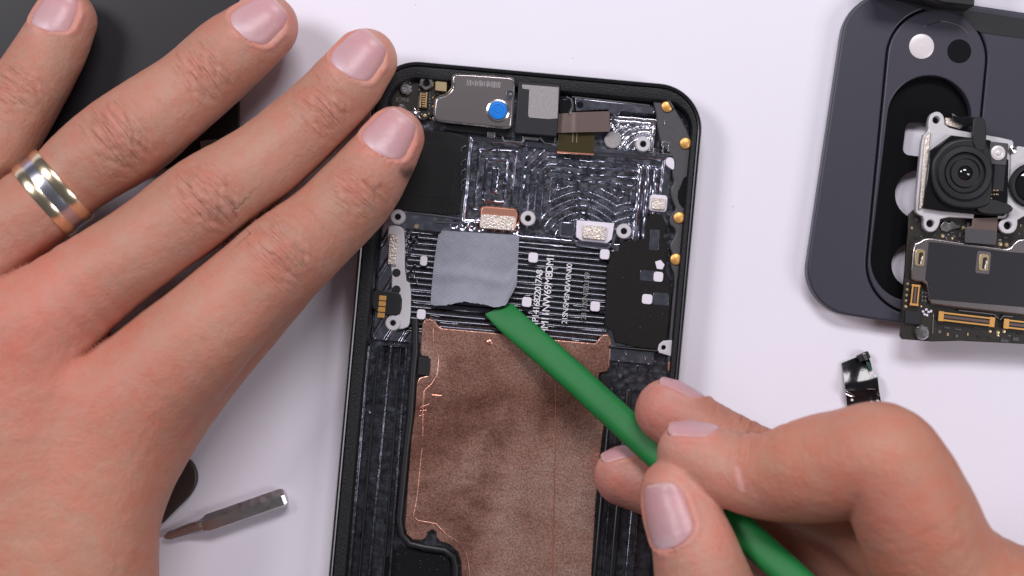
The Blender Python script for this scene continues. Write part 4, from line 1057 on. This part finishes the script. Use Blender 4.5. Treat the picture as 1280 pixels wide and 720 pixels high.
# ------------------------------------------------------------------ camera unit on the board
camu = thing('camera_module', 'black and silver rear camera unit with round lens on the circuit board', 'camera module', P(1215, 215, 6))
fr = [(1153, 170), (1161, 163), (1160, 154), (1163, 143), (1170, 139), (1177, 141), (1181, 148), (1181, 158), (1203, 164), (1264, 174), (1268, 179), (1263, 273), (1255, 273), (1218, 274), (1217, 273), (1176, 271), (1174, 282), (1168, 290), (1159, 290), (1154, 283), (1155, 271), (1147, 268), (1144, 262), (1150, 200)]
plate('silver_bracket', [smooth_poly(fr, 1), circ(1170.5, 150, 4.6, 18), circ(1163, 279.5, 4.8, 18)], 7.2, 9.6, M['whiteplate'], camu, .2)
plate('camera_body', [smooth_poly([(1165, 166), (1262, 178), (1259, 268), (1252, 271), (1156, 262), (1154, 256)], 1)], 8, 11.0, M['blackgloss'], camu, .25)
plate('body_edge', [[(1156, 172), (1161, 166), (1164, 166), (1154, 258), (1150, 262), (1148, 262)]], 8, 10.2, M['foil'], camu, .2)
plate('lens_housing', [smooth_poly([(1172, 190), (1186, 177), (1206, 172), (1230, 174), (1240, 190), (1242, 240), (1234, 262), (1185, 260), (1166, 238), (1164, 205)], 2)], 10.8, 12.4, M['ringblack'], camu, .5, bres=2)
lathe('lens_barrel', 1207, 216, 13.5, [(6.1, 11.5), (6.1, 12.9), (5.8, 13.2), (4.7, 13.3), (4.5, 13.1)], M['ringblack'], camu, 40, close=False)
lathe('lens_well', 1207, 216, 13.0, [(4.55, 13.2), (4.4, 13.0), (4.35, 11.7), (3.0, 11.65)], M['recess'], camu, 40, close=False)
lathe('lens', 1207, 216, 12.6, [(4.45, 11.8), (3.0, 11.9), (1.9, 12.0), (1.6, 12.5), (1.1, 12.9), (.5, 13.1), (.05, 13.15)], M['lens'], camu, 36)
lathe('lens_ring', 1207, 216, 12.9, [(3.5, 11.8), (3.4, 12.5), (3.1, 12.55), (3.05, 11.8)], M['recess'], camu, 32, close=False)
fm = box('flash_unit', 1248, 192, 23, 28, 9.5, 11.3, M['greyplate'], camu, 6, 2, .15)
lathe('flash_dome', 1248, 191, 11.8, [(1.7, 11.2), (1.6, 11.6), (1.1, 11.8), (.8, 11.6), (.5, 11.9), (.05, 12.0)], M['flash'], fm, 22)
box('flash_stem', 1249, 222, 14, 34, 9.5, 11.1, M['labelblack'], camu, 5, 1, .1)
for i in range(7): box('solder_dot', 1239+(i % 3)*4, 238+(i//3)*5, 2.6, 1.8, 11.05, 11.25, M['palegold'], camu, 5, .2, .04)
plate('camera_clip', [smooth_poly([(1222, 252), (1240, 248), (1262, 255), (1268, 262), (1258, 268), (1230, 268), (1220, 262)], 1)], 10.8, 12, M['black'], camu, .2)
plate('camera_flex', [[(1217, 266), (1248, 269), (1245, 306), (1206, 302), (1208, 284), (1215, 283)]], 8.6, 9.6, M['brown'], camu, .1)
plate('flex_foot', [[(1207, 285), (1245, 289), (1244, 306), (1206, 303)]], 9.55, 9.75, M['greyplate'], camu, .04)
plate('flex_strap', [smooth_poly([(1218, 146), (1228, 146), (1233, 153), (1233, 190), (1216, 186), (1216, 154)], 1)], 11, 12.7, M['black'], camu, .2)
plate('strap_tail', [[(1188, 140), (1200, 146), (1222, 146), (1226, 156), (1206, 157), (1194, 152)]], 8.5, 11.0, M['blackgloss'], camu, .3)
plate('strap_foil', [[(1182, 147), (1192, 148), (1204, 158), (1200, 161), (1182, 156)]], 8.4, 9.2, M['foil'], camu, .1)
plate('side_bracket', [smooth_poly([(1264, 181), (1300, 187), (1300, 268), (1272, 272), (1272, 284), (1266, 292), (1254, 292), (1248, 284), (1250, 276), (1261, 272), (1258, 260), (1262, 225)], 1), circ(1260, 282, 5, 18), circ(1290, 232, 29, 30)], 8.0, 10.0, M['whiteplate'], camu, .2)
lathe('second_lens_barrel', 1290, 232, 11, [(5.0, 8), (5.0, 11.0), (4.6, 11.4), (3.9, 11.4), (3.7, 10.6)], M['ringblack'], camu, 36, close=False)
lathe('second_lens', 1290, 232, 10.5, [(3.9, 10.0), (2.4, 10.6), (.1, 10.9)], M['lens'], camu, 32)
lathe('bracket_pin', 1266, 187, 10.4, [(.9, 9.8), (.9, 10.3), (.5, 10.4), (.1, 10.2)], M['steel'], camu, 14)

# dust on the table
random.seed(5)
for x, y, wh in ((716, 73, 'above the sensor block end of the phone'), (519, 6, 'above the fingertips and phone corner'), (916, 258, 'beside the right rail of the phone')):
    d = lathe('dust_speck', x, y, 0, [(.12, 0), (.1, .08), (.02, .1)], M['silverink'], None, 6, smooth=False)
    tag(d, 'tiny dust speck on the white table '+wh, 'dust', 'dust specks on the table')

# more small components
rc = random.Random(9)
def chips(parent, pts, z, mats, smin_, smax_):
    for x, y in pts:
        w, h_ = rc.uniform(smin_, smax_), rc.uniform(smin_, smax_)
        box('chip', x, y, w, h_, z-.05, z+rc.uniform(.15, .4), M[rc.choice(mats)], parent, 6+rc.choice([0, 0, 90]), .3, .05)
chips(board, [(1186, 294), (1193, 296), (1206, 290), (1199, 302), (1168, 294), (1184, 299), (1250, 300), (1262, 300), (1274, 292), (1276, 282), (1152, 296), (1144, 297), (1140, 285), (1146, 275), (1175, 415), (1185, 418), (1196, 420), (1210, 418), (1224, 421), (1236, 422), (1262, 420), (1274, 417)], ZB, ['steel', 'palegold', 'greyplate', 'black'], 1.6, 4.2)
chips(phone, [(524, 112), (541, 122), (541, 133), (536, 142), (527, 143), (523, 137), (512, 103), (518, 98), (541, 97), (538, 148), (525, 148), (547, 117)], 5.6, ['steel', 'palegold', 'gold', 'greyplate'], 1.4, 3.0)
chips(phone, [(514, 290), (518, 300), (512, 312), (516, 345), (521, 352), (510, 296), (782, 442), (790, 452), (806, 448), (818, 452), (775, 470), (784, 476)], 5.2, ['milled', 'greyplate', 'scratched', 'steel'], 2.0, 6.0)

for x, y, w, d in ((1063, 487.5, 12, 1), (1089, 486.5, 11, 0)): box('glint_strip', x, y, w, 1.6, 2.0, 2.95, M['steel'], flex, d, .5, .2)  # glints along the cable fold, put in as pale steel slivers
tube('bright_wire', [P(1098, 489, 2.4), P(1096, 492, 2.2), P(1099, 495, 1.9)], .14, M['steel'], flex, 6)
for x, y in ((1065, 500), (1090, 503), (1097.5, 501.5)): lathe('solder_dot', x, y, 1.5, [(.35, .9), (.3, 1.7), (.05, 1.8)], M['whitepad'], flex, 10)
